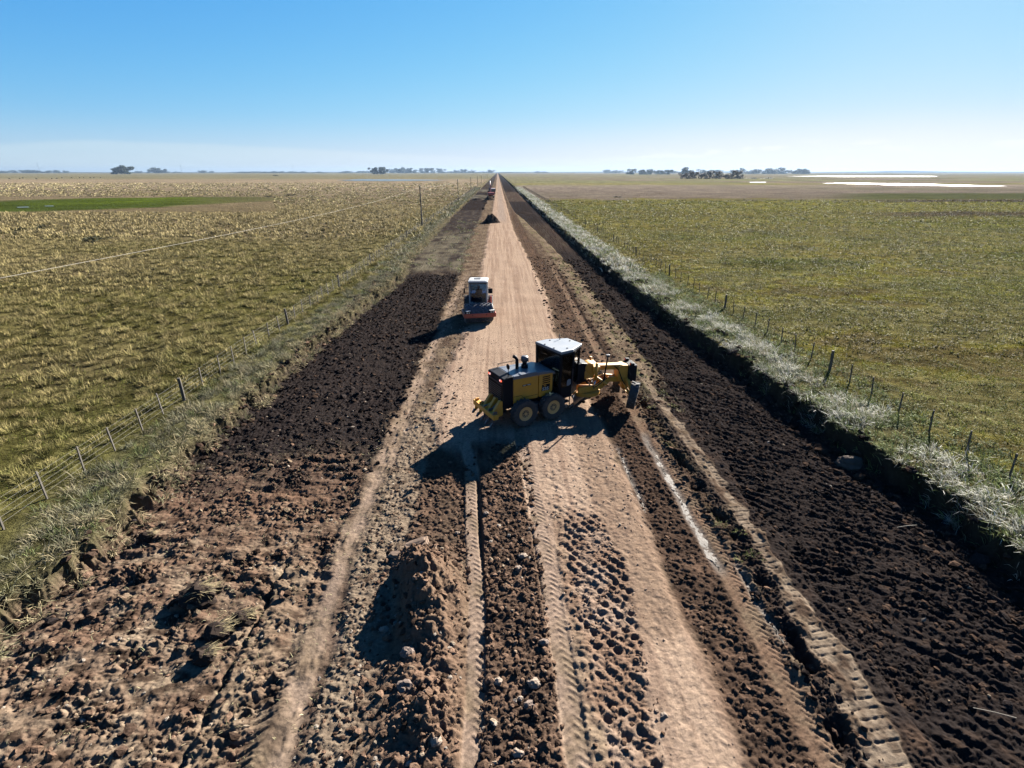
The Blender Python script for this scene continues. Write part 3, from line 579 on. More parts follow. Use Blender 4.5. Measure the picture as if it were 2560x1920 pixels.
# ripper
b=MB()
for y in (-.62,-.18,.30): b.prism([(-1.70,.62),(-1.70,1.30),(-1.84,1.36),(-2.20,.86),(-2.12,.52)],y-.09,y+.09)
quadbar(b,(-2.22,-1.02,.74),(-2.22,1.10,.74),.27,.25); b.prism([(-2.0,.95),(-1.9,1.05),(-2.32,.9),(-2.34,.78)],-.08,.08); b.build('ripper_frame',YEL,gr,bevel=.02)
for y in (-.42,.42): MB().tube([(-1.80,y,1.15),(-2.18,y,.84)],.05,10).build('ripper_cylinder',STEEL,gr,True)
for y in (-.92,-.46,0,.46,.92):
    b=MB().prism([(-2.12,.98),(-2.12,.60),(-2.22,.42),(-2.40,.28),(-2.44,.33),(-2.34,.50),(-2.32,.98)],y-.035,y+.035); sk=b.build('ripper_shank',YEL if y>.3 else STEEL,gr,bevel=.01)
    MB().prism([(-2.30,.42),(-2.46,.24),(-2.52,.27),(-2.40,.46)],y-.05,y+.05).build('shank_tip',STEEL,sk)

# ------------------------------------------------------------------ soil compactor (x forward = towards the camera)
ro=empty('road_roller',(-1.44,39.16,0.0),R(-79),label='red padfoot road roller with a white cab, on the left edge of the road',cat='road roller')
b=MB().lathe([(.3,-1.08),(.66,-1.10),(.68,-1.08),(.68,1.08),(.66,1.10),(.3,1.08)],48,'y',(-.88,0,.76))
for i in range(12):
    y=-.99+i*.18
    for k in range(12):
        a=2*math.pi*(k+(.5 if i%2 else 0))/12
        ca,sa=math.cos(a),math.sin(a); c0=Vector((-.88,y,.76)); rad=Vector((ca,0,sa)); tan=Vector((-sa,0,ca)); ax=Vector((0,1,0))
        f=lambda rr,s,t:[c0+rad*rr+ax*s+tan*t,c0+rad*rr-ax*s+tan*t,c0+rad*rr-ax*s-tan*t,c0+rad*rr+ax*s-tan*t]
        b.loft(f(.67,.062,.075),f(.765,.045,.055))
b.build('padfoot_drum',DRUMM,ro)
b=MB().box(-.10,.0,-1.25,1.25,.58,.92); b.box(-1.80,-1.66,-1.16,1.16,.50,.92)
for s in (-1,1): b.box(-1.7,-.06,s*1.20-.05,s*1.20+.05,.58,.92)
b.build('drum_frame',RED,ro,bevel=.03)
for s in (-.6,.5): MB().box(-.01,.012,s-.04,s+.04,.76,.82).build('tow_eye',BLK,ro)
for s in (-1,1):
    b=MB().box(-.20,.02,s*.93-.21,s*.93+.21,.92,1.08); b.box(-.20,.06,s*.93-.22,s*.93+.22,1.08,1.12); hb=b.build('headlight_guard',BLK,ro); tag(hb)
    MB().box(-.19,.055,s*.93-.20,s*.93+.20,1.121,1.132).build('guard_top',WHITE,hb)
    for d in (-.08,.08): MB().lathe([(.055,.02),(.055,.03)],12,'x',(0,s*.93+d,1.0)).build('headlight',LENS2,hb)
b=MB().box(-1.86,-1.80,-1.0,1.0,1.0,1.06)
for i in range(12): b.box(-1.84,-1.70,-.95+i*.165,-.90+i*.165,.95,1.30)
b.build('drum_scraper',STEEL,ro)
# cab and rear frame, turned at the articulation
cy0=.12
TR=Matrix.Translation((-1.75,0,0))@Matrix.Rotation(R(-13),4,'Z')@Matrix.Translation((1.75,0,0))
def rmb(): m=MB(); m.M=TR; return m

b=rmb().box(-3.45,-1.98,cy0-.70,cy0+.70,.95,1.22); b.build('cab_base',RED,ro,bevel=.03)
b=rmb()
for x,y in ((-2.0,-.68),(-2.0,.68),(-3.4,-.68),(-3.4,.68)): quadbar(b,(x,cy0+y,1.2),(x-.04,cy0+y*1.0,2.92),.10,.10)
quadbar(b,(-2.0,cy0-.68,1.25),(-2.0,cy0+.68,1.25),.06,.08); quadbar(b,(-2.7,cy0+.69,1.2),(-2.7,cy0+.69,2.9),.06,.06); b.box(-3.46,-1.98,cy0-.73,cy0-.63,2.84,2.92); b.box(-3.46,-1.98,cy0+.63,cy0+.73,2.84,2.92); b.box(-2.08,-1.98,cy0-.73,cy0+.73,2.84,2.92); b.box(-3.46,-3.38,cy0-.73,cy0+.73,2.84,2.92)
b.build('cab_frame',CABG,ro)
for nm,pts in (('windscreen',[(-2.0,-.64,1.24),(-2.0,.64,1.24),(-2.04,.64,2.88),(-2.04,-.64,2.88)]),('rear_window',[(-3.4,-.64,1.24),(-3.4,.64,1.24),(-3.42,.64,2.88),(-3.42,-.64,2.88)]),('side_window',[(-2.05,-.68,1.24),(-3.36,-.68,1.24),(-3.38,-.68,2.88),(-2.08,-.68,2.88)]),('side_window',[(-2.05,.68,1.24),(-3.36,.68,1.24),(-3.38,.68,2.88),(-2.08,.68,2.88)])):
    v=[Vector((x,y+cy0,z)) for x,y,z in pts]; n=(v[1]-v[0]).cross(v[2]-v[0]).normalized()*.01
    rmb().loft([p-n for p in v],[p+n for p in v]).build(nm,GLASSB,ro)
b=rmb().box(-3.52,-1.92,cy0-.76,cy0+.76,2.90,3.02); b.box(-3.4,-2.05,cy0-.66,cy0+.66,3.02,3.06); rf=b.build('cab_roof',WHITE,ro,bevel=.03)
rmb().prism([(-2.55,-.18),(-2.55,.30),(-2.85,.38),(-3.05,.2),(-2.9,-.25)],3.06,3.10,'z').build('roof_hatch',GREY,rf)
rmb().box(-1.93,-1.90,cy0-.70,cy0+.70,2.80,2.92).build('roof_visor',GREY,ro)
b=rmb().box(-3.0,-2.55,cy0-.26,cy0+.26,1.3,1.55); b.prism([(-3.05,1.5),(-2.95,1.5),(-3.05,2.2),(-3.15,2.2)],cy0-.25,cy0+.25); b.build('seat',SEATM,ro,bevel=.04)
b=rmb().box(-2.30,-2.12,cy0-.32,cy0+.22,1.24,1.72); b.build('dashboard',RED,ro,bevel=.03)
rmb().lathe([(.17,0),(.19,0),(.19,.025),(.17,.025)],20,'z',(-2.38,cy0,1.86)).build('steering_wheel',BLK,ro)
for s,yy in ((1,1.10),(-1,-.98)):
    b=rmb().tube([(-2.02,cy0+s*.7,2.55),(-2.0,yy,2.5),(-2.0,yy,2.3)],.018,8); mr=b.build('side_mirror',BLK,ro)
    h=.17 if s>0 else .06; rmb().box(-2.04,-1.98,yy-h,yy+h,2.05,2.45).build('mirror_head',BLK,mr,bevel=.01)
b=rmb().prism([(-3.5,.9),(-3.5,1.75),(-5.2,1.6),(-5.35,1.0),(-5.2,.75)],-.72,.72); hd=b.build('engine_hood',RED,ro,bevel=.05)
for s in (-1,1): wheel(ro,tuple(TR@Vector((-4.0,s*.92,.74))),.74,.52,.36,(0,0,R(-13)),16,WHITE)
b=rmb().box(-3.1,-2.1,-.6,.6,.6,.98); b.box(-2.1,-1.7,-.25,.25,.45,.75); b.box(-5.0,-3.1,-.55,.55,.55,.92); b.build('chassis',GREY,ro)
b=rmb().box(-3.2,-2.3,.86,1.16,.50,.55); b.box(-2.42,-2.34,1.02,1.14,.55,1.75); b.box(-3.2,-3.1,1.02,1.14,.55,1.6); b.build('step_guard',RED,ro,bevel=.02)
# roller operator: one continuous seated figure
def figure(root_pt,H_,joints,edges,radii,mat,name='person'):
    me=bpy.data.meshes.new(name); me.from_pydata(joints,edges,[]); o=bpy.data.objects.new(name,me); col.objects.link(o); me.materials.append(mat)
    m=o.modifiers.new('skin','SKIN'); m.use_smooth_shade=True
    for i,r_ in enumerate(radii): me.skin_vertices[0].data[i].radius=(r_,r_)
    me.skin_vertices[0].data[0].use_root=True
    s=o.modifiers.new('sub','SUBSURF'); s.levels=1; s.render_levels=2; return o
SKIN=paint('operator_clothes',(.035,.045,.075),.85)
J=[(0,0,.02),(-.03,0,.22),(-.04,0,.42),(-.03,0,.53),(0.0,0,.62),(0.01,0,.74),
   (-.02,.19,.46),(.12,.27,.26),(.34,.18,.26),(.43,.16,.28),(-.02,-.19,.46),(.12,-.27,.26),(.34,-.18,.26),(.43,-.16,.28),
   (.02,.10,.0),(.42,.13,.03),(.46,.13,-.40),(.58,.14,-.44),(.02,-.10,.0),(.42,-.13,.03),(.46,-.13,-.40),(.58,-.14,-.44)]
Ed=[(0,1),(1,2),(2,3),(3,4),(4,5),(2,6),(6,7),(7,8),(8,9),(2,10),(10,11),(11,12),(12,13),(0,14),(14,15),(15,16),(16,17),(0,18),(18,19),(19,20),(20,21)]
Rr=[.15,.15,.16,.06,.09,.095,.075,.055,.04,.04,.075,.055,.04,.04,.09,.075,.055,.045,.09,.075,.055,.045]
pe=figure(None,None,J,Ed,Rr,SKIN); Mr=Matrix.Translation((-1.44,39.16,0))@Matrix.Rotation(R(-79),4,'Z')
pp=Mr@TR@Vector((-2.80,cy0,1.62)); pe.location=pp; pe.rotation_euler=(0,0,R(-92))
tag(pe,'operator in dark clothes seated behind the windscreen of the red and white roller','person')
SK2=paint('operator_face',(.30,.17,.12),.6)
MB().lathe([(.02,.60),(.075,.63),(.09,.70),(.085,.78),(.05,.84),(.01,.86)],14,'z',(.035,0,0)).build('face',SK2,pe,True)
MB().lathe([(.105,.76),(.11,.80),(.09,.87),(.03,.90),(.005,.905)],16,'z',(.0,0,0)).build('cap',SEATM,pe,True)

# ------------------------------------------------------------------ grass, tussocks, weeds (uncountable ground cover)
M_LEAF=leaf_mat('grass_blades',.16); M_TREE=leaf_mat('tree_leaves',.08)
GA_=ALB/.40
def blades(name,P,Ln,Wd,az,lean,cb,ct,bend=.5,mat=None):
    """P (N,3) roots; each blade a bent 5-vertex strip"""
    n=len(P); P=P.astype(np.float32); d=np.stack([np.cos(az),np.sin(az),0*az],1)
    up=np.cos(lean)[:,None]*A(0,0,1)+np.sin(lean)[:,None]*d; l2=lean*(1+bend)+bend*.45
    up2=np.cos(l2)[:,None]*A(0,0,1)+np.sin(l2)[:,None]*d
    fa=rng.uniform(0,6.283,n); s=np.stack([np.cos(fa),np.sin(fa),0*fa],1)*(Wd/2)[:,None]
    m=P+up*(Ln*.55)[:,None]; t=m+up2*(Ln*.45)[:,None]
    V=np.stack([P-s,P+s,m-s*.8,m+s*.8,t],1).reshape(-1,3)
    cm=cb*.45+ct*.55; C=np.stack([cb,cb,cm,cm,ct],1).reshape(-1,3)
    b=(np.arange(n)*5)[:,None]; lo=(b+np.array([0,1,3,2,2,3,4])[None]).reshape(-1); st=((np.arange(n)*7)[:,None]+np.array([0,4])[None]).reshape(-1)
    return np_mesh(name,V,lo,st,mat or M_LEAF,np.clip(C*GA_,0.003,.8))
def in_view(x,y,m=1.):
    dep=y*.926+11*.3775; return (np.abs((x*.9997+y*.0)/dep*1300-(-36))<1280*1.05+m*60)&(dep>5)
def scatter(x0,x1,y0,y1,dens):
    n=rng.poisson(abs((x1-x0)*(y1-y0))*dens); x=rng.uniform(x0,x1,n); y=rng.uniform(y0,y1,n); k=in_view(x,y); return x[k],y[k]
def EL(y): return ip(y,EDGE_L)
def ER(y): return ip(y,EDGE_R)
def tufts(x,y,nb,rad,L0,L1,W,cbase,ctip,lean=.55,var=.22,wind=(2.4,.9)):
    k=len(x); i=np.repeat(np.arange(k),nb); sz=rng.uniform(.6,1.25,k)[i]
    a=rng.uniform(0,6.283,len(i)); r=np.sqrt(rng.uniform(0,1,len(i)))*rad*sz
    px,py=x[i]+r*np.cos(a),y[i]+r*np.sin(a); pz=ground_z(px,py)-.03
    az=np.where(rng.random(len(i))<.55,a,rng.normal(wind[0],wind[1],len(i)))
    tv=(1+rng.normal(0,var,k))[i][:,None]*(1+rng.normal(0,.16,(len(i),1)))
    return np.stack([px,py,pz],1),rng.uniform(L0,L1,len(i))*sz,W*rng.uniform(.6,1.4,len(i)),az,np.abs(rng.normal(lean,.3,len(i))),cbase(px,py)*tv,ctip(px,py,i,k)*tv
def cat_(parts): return [np.concatenate(q) for q in zip(*parts)]
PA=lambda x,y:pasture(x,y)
def straw(w):
    def f(px,py,i,k):
        t=np.clip(rng.normal(w,.28,k),0,1)[i][:,None]; return PA(px,py)*1.2*(1-t)+A(.32,.245,.115)*t
    return f
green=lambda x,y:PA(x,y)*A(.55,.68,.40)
dark=lambda x,y:PA(x,y)*A(.42,.50,.32)  # darkened blade roots, standing in for shade between tussocks
parts=[]
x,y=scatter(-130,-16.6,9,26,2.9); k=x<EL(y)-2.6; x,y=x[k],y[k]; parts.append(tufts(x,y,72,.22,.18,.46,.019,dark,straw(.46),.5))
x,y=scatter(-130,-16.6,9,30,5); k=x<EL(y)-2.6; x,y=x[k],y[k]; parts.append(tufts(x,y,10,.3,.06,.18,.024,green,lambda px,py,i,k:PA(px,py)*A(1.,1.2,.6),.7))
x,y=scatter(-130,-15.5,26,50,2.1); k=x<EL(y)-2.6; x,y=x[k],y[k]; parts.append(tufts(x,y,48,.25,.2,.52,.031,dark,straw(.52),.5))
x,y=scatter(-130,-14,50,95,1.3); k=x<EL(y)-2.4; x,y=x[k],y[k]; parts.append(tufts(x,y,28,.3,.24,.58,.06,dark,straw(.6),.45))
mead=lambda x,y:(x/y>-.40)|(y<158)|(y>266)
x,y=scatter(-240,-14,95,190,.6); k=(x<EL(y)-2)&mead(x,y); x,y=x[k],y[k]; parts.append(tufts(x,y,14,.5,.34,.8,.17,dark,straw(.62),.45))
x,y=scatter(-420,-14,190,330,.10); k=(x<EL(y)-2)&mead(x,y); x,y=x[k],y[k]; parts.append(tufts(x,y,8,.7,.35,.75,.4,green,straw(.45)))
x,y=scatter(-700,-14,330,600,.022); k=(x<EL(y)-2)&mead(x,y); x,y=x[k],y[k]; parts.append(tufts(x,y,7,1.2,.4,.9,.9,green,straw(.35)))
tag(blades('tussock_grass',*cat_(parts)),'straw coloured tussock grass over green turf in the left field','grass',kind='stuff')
parts=[]
wd=lambda px,py,i,k:PA(px,py)*rng.uniform(.6,1.6,k)[i][:,None]*A(1.0,1.12,.8)
dry=lambda px,py,i,k:np.where((rng.random(k)<.3)[i][:,None],A(.11,.078,.055),PA(px,py)*1.15)
x,y=scatter(16.5,90,12,30,5.5); k=x>ER(y)+2.5; x,y=x[k],y[k]; parts.append(tufts(x,y,18,.3,.10,.32,.03,green,wd,.75))
x,y=scatter(15.5,100,30,60,3.2); k=x>ER(y)+2.5; x,y=x[k],y[k]; parts.append(tufts(x,y,12,.36,.12,.36,.06,green,dry,.7))
x,y=scatter(15,120,60,110,1.5); k=x>ER(y)+2.; x,y=x[k],y[k]; parts.append(tufts(x,y,8,.45,.14,.42,.12,green,dry,.7))
x,y=scatter(15,190,110,190,.5); k=x>ER(y)+2.; x,y=x[k],y[k]; parts.append(tufts(x,y,7,.6,.16,.5,.25,green,dry,.7))
x,y=scatter(15,420,190,225,.16); k=x>ER(y)+2.; x,y=x[k],y[k]; parts.append(tufts(x,y,7,.8,.25,.6,.45,green,dry,.7))
tag(blades('pasture_weeds',*cat_(parts)),'low green and brown weeds covering the right field','grass',kind='stuff')
# verges beside the cuts: tall grass on the left, whitish dry weeds on the right, glint put into their colour
parts=[]
vb=lambda x,y:np.zeros((len(x),3),np.float32)+A(.07,.07,.038)
def vt(px,py,i,k):
    q=rng.random(k)[i][:,None]; return np.where(q<.45,A(.15,.142,.095),np.where(q<.84,A(.235,.195,.125),A(.075,.10,.028)))
x,y=scatter(-17.6,-11,9,60,4.2); k=(x<EL(y)-.25)&(x>EL(y)-2.7); parts.append(tufts(x[k],y[k],44,.24,.2,.52,.02,vb,vt,.8))
x,y=scatter(-17.6,-10,60,140,2.4); k=(x<EL(y)-.1)&(x>EL(y)-3.4); parts.append(tufts(x[k],y[k],16,.33,.25,.6,.07,vb,vt,.75))
x,y=scatter(-17.6,-10,140,420,.8); k=(x<EL(y)-.1)&(x>EL(y)-3.6); parts.append(tufts(x[k],y[k],9,.5,.4,.9,.2,vb,vt,.65))
pale=lambda px,py,i,k:np.where((rng.random(k)<.6)[i][:,None],A(.36,.28,.17),A(.19,.17,.10))
x,y=scatter(-14.9,-10,8,140,4.4); k=(x<EL(y)+.5)&(x>EL(y)-.75); parts.append(tufts(x[k],y[k],40,.17,.25,.6,.024,lambda x,y:vb(x,y)*1.6,pale,.85,wind=(0.,.8)))
tag(blades('verge_grass',*cat_(parts)),'tall grey green and straw grass between the left fence and the cut','grass',kind='stuff')
parts=[]
def wt(px,py,i,k):
    q=rng.random(k)[i][:,None]; return np.where(q<.52,A(.66,.63,.54),np.where(q<.86,A(.14,.18,.055),A(.36,.30,.19)))
den=lambda x,y:sm(.62+1.7*gn(x/2.,y/3.,301))
x,y=scatter(13,22,12,60,7.0); k=(x>ER(y)+.1)&(x<ER(y)+3.3)&(rng.random(len(x))<den(x,y)); parts.append(tufts(x[k],y[k],36,.26,.25,.7,.022,vb,wt,.75))
gt=lambda px,py,i,k:A(.12,.16,.045)*rng.uniform(.5,1.6,k)[i][:,None]
x,y=scatter(13,23,12,60,5.5); k=(x>ER(y)-.05)&(x<ER(y)+5.2); parts.append(tufts(x[k],y[k],22,.28,.15,.45,.03,vb,gt,.8))
x,y=scatter(12,20,60,150,2.4); k=(x>ER(y)+.0)&(x<ER(y)+3.8); parts.append(tufts(x[k],y[k],16,.4,.3,.8,.08,vb,wt,.7))
x,y=scatter(12,20,150,420,.8); k=(x>ER(y)+.0)&(x<ER(y)+4.2); parts.append(tufts(x[k],y[k],9,.6,.4,.9,.22,vb,wt,.7))
tag(blades('verge_weeds',*cat_(parts)),'whitish dry weeds and green grass along the right bank','weeds',kind='stuff')
# sparse remnants inside the earthworks
parts=[]
x,y=scatter(7.6,9.7,22,75,2.2); k=rng.random(len(x))<sm(.4+1.5*gn(x/1.2,y/2.,303)); parts.append(tufts(x[k],y[k],22,.2,.08,.3,.03,vb,lambda px,py,i,k_:np.where((rng.random(k_)<.5)[i][:,None],A(.17,.17,.045),A(.27,.22,.12)),.9))
x,y=scatter(-11,-4,60,135,1.2); k=rng.random(len(x))<sm(.2+1.5*gn(x/2.,y/6.,305)); parts.append(tufts(x[k],y[k],14,.35,.12,.4,.07,vb,lambda px,py,i,k_:np.where((rng.random(k_)<.35)[i][:,None],A(.14,.17,.04),A(.25,.22,.13)),.9))
x,y=scatter(-12.8,-4.,6.2,21,9.); parts.append(tufts(x,y,7,.2,.05,.24,.012,lambda x,y:vb(x,y)*2.6,pale,1.25))
x,y=scatter(-4.4,-3.3,8,20,2.5); parts.append(tufts(x,y,8,.14,.06,.18,.012,vb,pale,1.05))
x,y=scatter(7.2,8.1,12.5,24,1.6); parts.append(tufts(x,y,26,.16,.1,.3,.018,vb,lambda px,py,i,k_:A(.16,.17,.05)*rng.uniform(.6,1.5,k_)[i][:,None],.8))
tag(blades('grass_scraps',*cat_(parts)),'scraps of dry grass left lying in the dug soil','grass',kind='stuff')

# ------------------------------------------------------------------ clods and gravel lying on the soil
def rock_mesh(name,P,S,C,mat,flat=.75,sub=False):
    t=(1+5**.5)/2; iv=np.array([(-1,t,0),(1,t,0),(-1,-t,0),(1,-t,0),(0,-1,t),(0,1,t),(0,-1,-t),(0,1,-t),(t,0,-1),(t,0,1),(-t,0,-1),(-t,0,1)],np.float32)/1.9
    fi=np.array([(0,11,5),(0,5,1),(0,1,7),(0,7,10),(0,10,11),(1,5,9),(5,11,4),(11,10,2),(10,7,6),(7,1,8),(3,9,4),(3,4,2),(3,2,6),(3,6,8),(3,8,9),(4,9,5),(2,4,11),(6,2,10),(8,6,7),(9,8,1)])
    n=len(P); V=iv[None]*(1+rng.uniform(-.32,.32,(n,12,1)))*np.stack([rng.uniform(.7,1.3,n),rng.uniform(.7,1.3,n),rng.uniform(.6,1.,n)*flat],1)[:,None,:]
    a=rng.uniform(0,6.283,n); ca,sa=np.cos(a)[:,None],np.sin(a)[:,None]; tl=rng.normal(0,.35,n)[:,None]
    X=V[...,0]*ca-V[...,1]*sa; Y=V[...,0]*sa+V[...,1]*ca; Z=V[...,2]+X*tl
    V=np.stack([X,Y,Z],-1)*S[:,None,None]+P[:,None,:]
    lo=(fi.reshape(1,-1)+(np.arange(n)*12)[:,None]).reshape(-1)
    return np_mesh(name,V.reshape(-1,3),lo,np.arange(0,len(lo),3),mat,np.repeat(C,12,0).reshape(-1,3)*ALB)
def rock_mat():
    m=bpy.data.materials.new('clods'); nt=nodes(m); out=N(nt,'ShaderNodeOutputMaterial'); p=N(nt,'ShaderNodeBsdfPrincipled'); p.inputs['Roughness'].default_value=1.; p.inputs['Specular IOR Level'].default_value=0.
    a=N(nt,'ShaderNodeAttribute',attribute_name='Col'); tc=N(nt,'ShaderNodeTexCoord'); n=N(nt,'ShaderNodeTexNoise'); n.inputs['Scale'].default_value=22; n.inputs['Detail'].default_value=6; L(nt,tc.outputs['Object'],n.inputs['Vector'])
    r=N(nt,'ShaderNodeMapRange'); r.inputs[1].default_value=.3; r.inputs[2].default_value=.7; r.inputs[3].default_value=.6; r.inputs[4].default_value=1.4; L(nt,n.outputs['Fac'],r.inputs[0])
    v=N(nt,'ShaderNodeVectorMath',operation='SCALE'); L(nt,a.outputs['Color'],v.inputs[0]); L(nt,r.outputs[0],v.inputs[3]); L(nt,v.outputs[0],p.inputs['Base Color'])
    b=N(nt,'ShaderNodeBump'); b.inputs['Strength'].default_value=.6; b.inputs['Distance'].default_value=.04; L(nt,n.outputs['Fac'],b.inputs['Height']); L(nt,b.outputs[0],p.inputs['Normal']); L(nt,p.outputs[0],out.inputs[0]); return m
M_ROCK=rock_mat()
P_,S_,C_=[],[],[]
def clods(x0,x1,y0,y1,dens,s0,s1,cols,pw=2.5,keep=None):
    x,y=scatter(x0,x1,y0,y1,dens)
    if keep is not None: k=keep(x,y); x,y=x[k],y[k]
    n=len(x); s=s0+(s1-s0)*rng.random(n)**pw; z=ground_z(x,y)+s*.12
    ci=rng.integers(0,len(cols),n); c=np.array(cols,np.float32)[ci]*rng.uniform(.75,1.3,(n,1))
    P_.append(np.stack([x,y,z],1));S_.append(s);C_.append(c)
br=[UMBER,BROWN,BROWN*1.3,UMBER*.8]; tn=[A(.33,.26,.19),A(.28,.2,.14),BROWN*1.4,A(.38,.32,.26)]; tp=[TOP,TOP*1.3,UMBER,TOP*.8]
clods(-.5,1.25,5.5,20,95,.014,.10,br+[BROWN*1.4],3.5); clods(-.5,1.25,5.5,18,16,.015,.09,tn,4)
clods(-3.6,-.9,5.5,13.5,80,.010,.12,br+[BROWN*1.2,BROWN*1.5],6); clods(-3.6,-.9,5.5,14,20,.010,.08,tn,5)
clods(-3.1,-1.,12.5,19,40,.018,.09,br,3); clods(-4.4,-3.3,6,20,60,.012,.06,tn+br+br,3)
clods(1.75,3.6,5.5,15,30,.012,.07,[TAN*.7,BROWN*1.4,BROWN],4.5); clods(3.3,4.8,5.5,22,8,.01,.04,[TAN*.8,TAN,BROWN*1.6],3)
clods(1.6,5,14,24,18,.012,.055,[TAN*.75,TAN*.95,A(.42,.34,.27)],3); lump=lambda x,y: rng.random(len(x))<np.clip(.12+1.6*fbm(x/1.5+3,y/.85,3,54)*-1+.3,.06,1)
clods(-13,-5.4,5.5,20,46,.010,.13,br+br+[GREYB],6,lump); clods(-13,-5.4,5.5,20,14,.009,.06,tn,4)
clods(-13.2,-5,18,62,16,.025,.16,tp,3); clods(-13,-5,18,60,.5,.03,.09,tn,2)
clods(5,6.4,5.5,26,34,.015,.08,br,3); clods(6.9,7.8,5.5,26,30,.02,.12,tp+br,2.5); clods(9,16,8,34,26,.02,.12,tp+[UMBER],3); clods(9,15,34,75,7,.04,.22,tp+[UMBER],2.5); clods(9,16,8,60,.35,.03,.09,tn,2)
clods(-5,-2.2,20,60,12,.02,.10,br+tn,3); clods(4,9,24,75,7,.03,.15,br+tp,3); clods(-3.3,3.8,20,36,9,.012,.045,[TAN*.7,TAN*.9,BROWN*1.5],3)
clods(-13.4,-12.4,8,60,16,.03,.18,br+tp,2.5); clods(14,16.2,10,60,9,.04,.25,tp,2.5)
st=rock_mesh('loose_clods',np.concatenate(P_),np.concatenate(S_),np.concatenate(C_),M_ROCK)
tag(st,'loose soil clods and gravel strewn over the earthworks','gravel',kind='stuff')
print('clods',sum(len(p) for p in P_))

# individual stones
def stone(name,x,y,s,c,label,cat='stone',group=None,flat=.7,seed=0,aspect=1.,dz=.15,rot=0.):
    import bmesh
    bm=bmesh.new(); bmesh.ops.create_icosphere(bm,subdivisions=4 if aspect>1.25 else 3,radius=1)
    rs=np.random.default_rng(seed); off=rs.uniform(0,50,3)
    from mathutils import noise as mn
    for v in bm.verts:
        p=v.co.copy(); q=p*1.1+Vector(off); f=1+.38*mn.noise(q)+.22*mn.noise(q*2.7)+.11*mn.noise(q*7)
        f*=1-.18*max(0,mn.cell(q*1.3)-.4); v.co=Vector((p.x*aspect,p.y,p.z*flat))*f*s
    me=bpy.data.meshes.new(name); bm.to_mesh(me); bm.free(); o=bpy.data.objects.new(name,me); col.objects.link(o); me.materials.append(c)
    o.location=(x,y,float(ground_z(x,y))+s*flat*dz); o.rotation_euler=(0,0,rot); tag(o,label,cat,group); return o
STONE2=paint('brown_stone',(.17,.125,.10),.9,0,.7,(.09,.065,.05),5,.2,.5); STONE4=paint('crusted_earth',(.10,.075,.058),1.,0,.7,(.06,.045,.035),4,.05,.8); STONE3=paint('clay_slab',(.24,.165,.115),.9,0,.6,(.2,.13,.09),3,.2,.6)
SD=[(1334,1713,.17,STONE,'largest pale stone among the dark gravel between the two tyre tracks'),
(1324,1767,.16,STONE2,'rough brownish stone just in front of the largest pale stone in the dark gravel'),
(1245,1710,.12,STONE,'round stone beside the left tyre track, left of the largest pale stone'),
(1300,1750,.08,STONE,'small pale stone tucked against the brownish stone in the dark gravel'),
(1020,1640,.2,STONE2,'dark boulder on the shaded left flank of the soil mound'),
(1015,1728,.2,STONE2,'broad brown boulder low on the soil mound near the bottom of the picture'),
(959,1570,.15,STONE,'tan stone at the shadowed foot of the soil mound'),
(1361,1614,.12,STONE2,'grey stone half buried at the right rim of the dark gravel'),
(1307,1398,.15,STONE,'pale flat stone lying in the dark gravel near the lugged right track'),
(1296,1428,.12,STONE,'knobbly whitish stone close in front of the pale flat stone'),
(1216,1287,.10,STONE,'whitish stone in the dark gravel not far from the grader shadow'),
(1092,1880,.14,STONE,'pale stone on the mound at the bottom edge of the picture'),
(1295,1888,.12,STONE,'pale stone in the dark gravel at the bottom edge of the picture'),
(1144,1328,.09,STONE,'small whitish stone beside the left tyre track near the clay slab'),
(1660,1788,.09,STONE,'small pale stone at the border of the smooth clay on the lower right')]
def pix(px,py,z=0.):
    """ground point seen at a pixel of the 2560 px photograph"""
    p,yw=R(22.18),R(1.469); f=Vector((math.sin(yw)*math.cos(p),math.cos(yw)*math.cos(p),-math.sin(p))); r=Vector((math.cos(yw),-math.sin(yw),0)); u=r.cross(f)
    d=f+r*((px-1280)/1300)+u*((960-py)/1300); t=(z-CAM_H)/d.z; return d.x*t,d.y*t
for i,(px,py,s,m_,lb) in enumerate(SD):
    x,y=pix(px,py); stone('stone',x,y,s*.78,m_,lb,'stone','single stones among the dug soil',.75,i+3,1.15)
def slab(px,py,s_,label,rot,seed):
    x,y=pix(px,py); rs=np.random.default_rng(seed); b=MB(); n=15; zz=0
    for L_ in range(3):
        an=np.sort(rs.uniform(0,6.283,n)); rr=s_*(1-.13*L_)*rs.uniform(.72,1.08,n); off=rs.normal(0,s_*.08,2)
        p=[(float(r_*math.cos(a_)*1.35+off[0]),float(r_*math.sin(a_)*.8+off[1])) for a_,r_ in zip(an,rr)]; th=s_*rs.uniform(.14,.24)
        b.loft([(q[0],q[1],zz) for q in p],[(q[0]*.94+off[1]*.3,q[1]*.94,zz+th+.05*s_*math.sin(q[0]*9)) for q in p]); zz+=th*.85
    o=b.build('clay_slab',STONE3); o.location=(x,y,float(ground_z(x,y))+.02); o.rotation_euler=(.14,-.16,rot); tag(o,label,'slab')
slab(1045,1366,.36,'flat tan slab of clay lying just behind the soil mound',.3,41); slab(988,1384,.2,'smaller tan clay piece leaning left of the flat slab',-.4,44)
x,y=pix(2130,1128); stone('earth_boulder',x,y,.42,STONE4,'rounded grey brown lump at the foot of the right bank','boulder',None,.75,45,1.2)
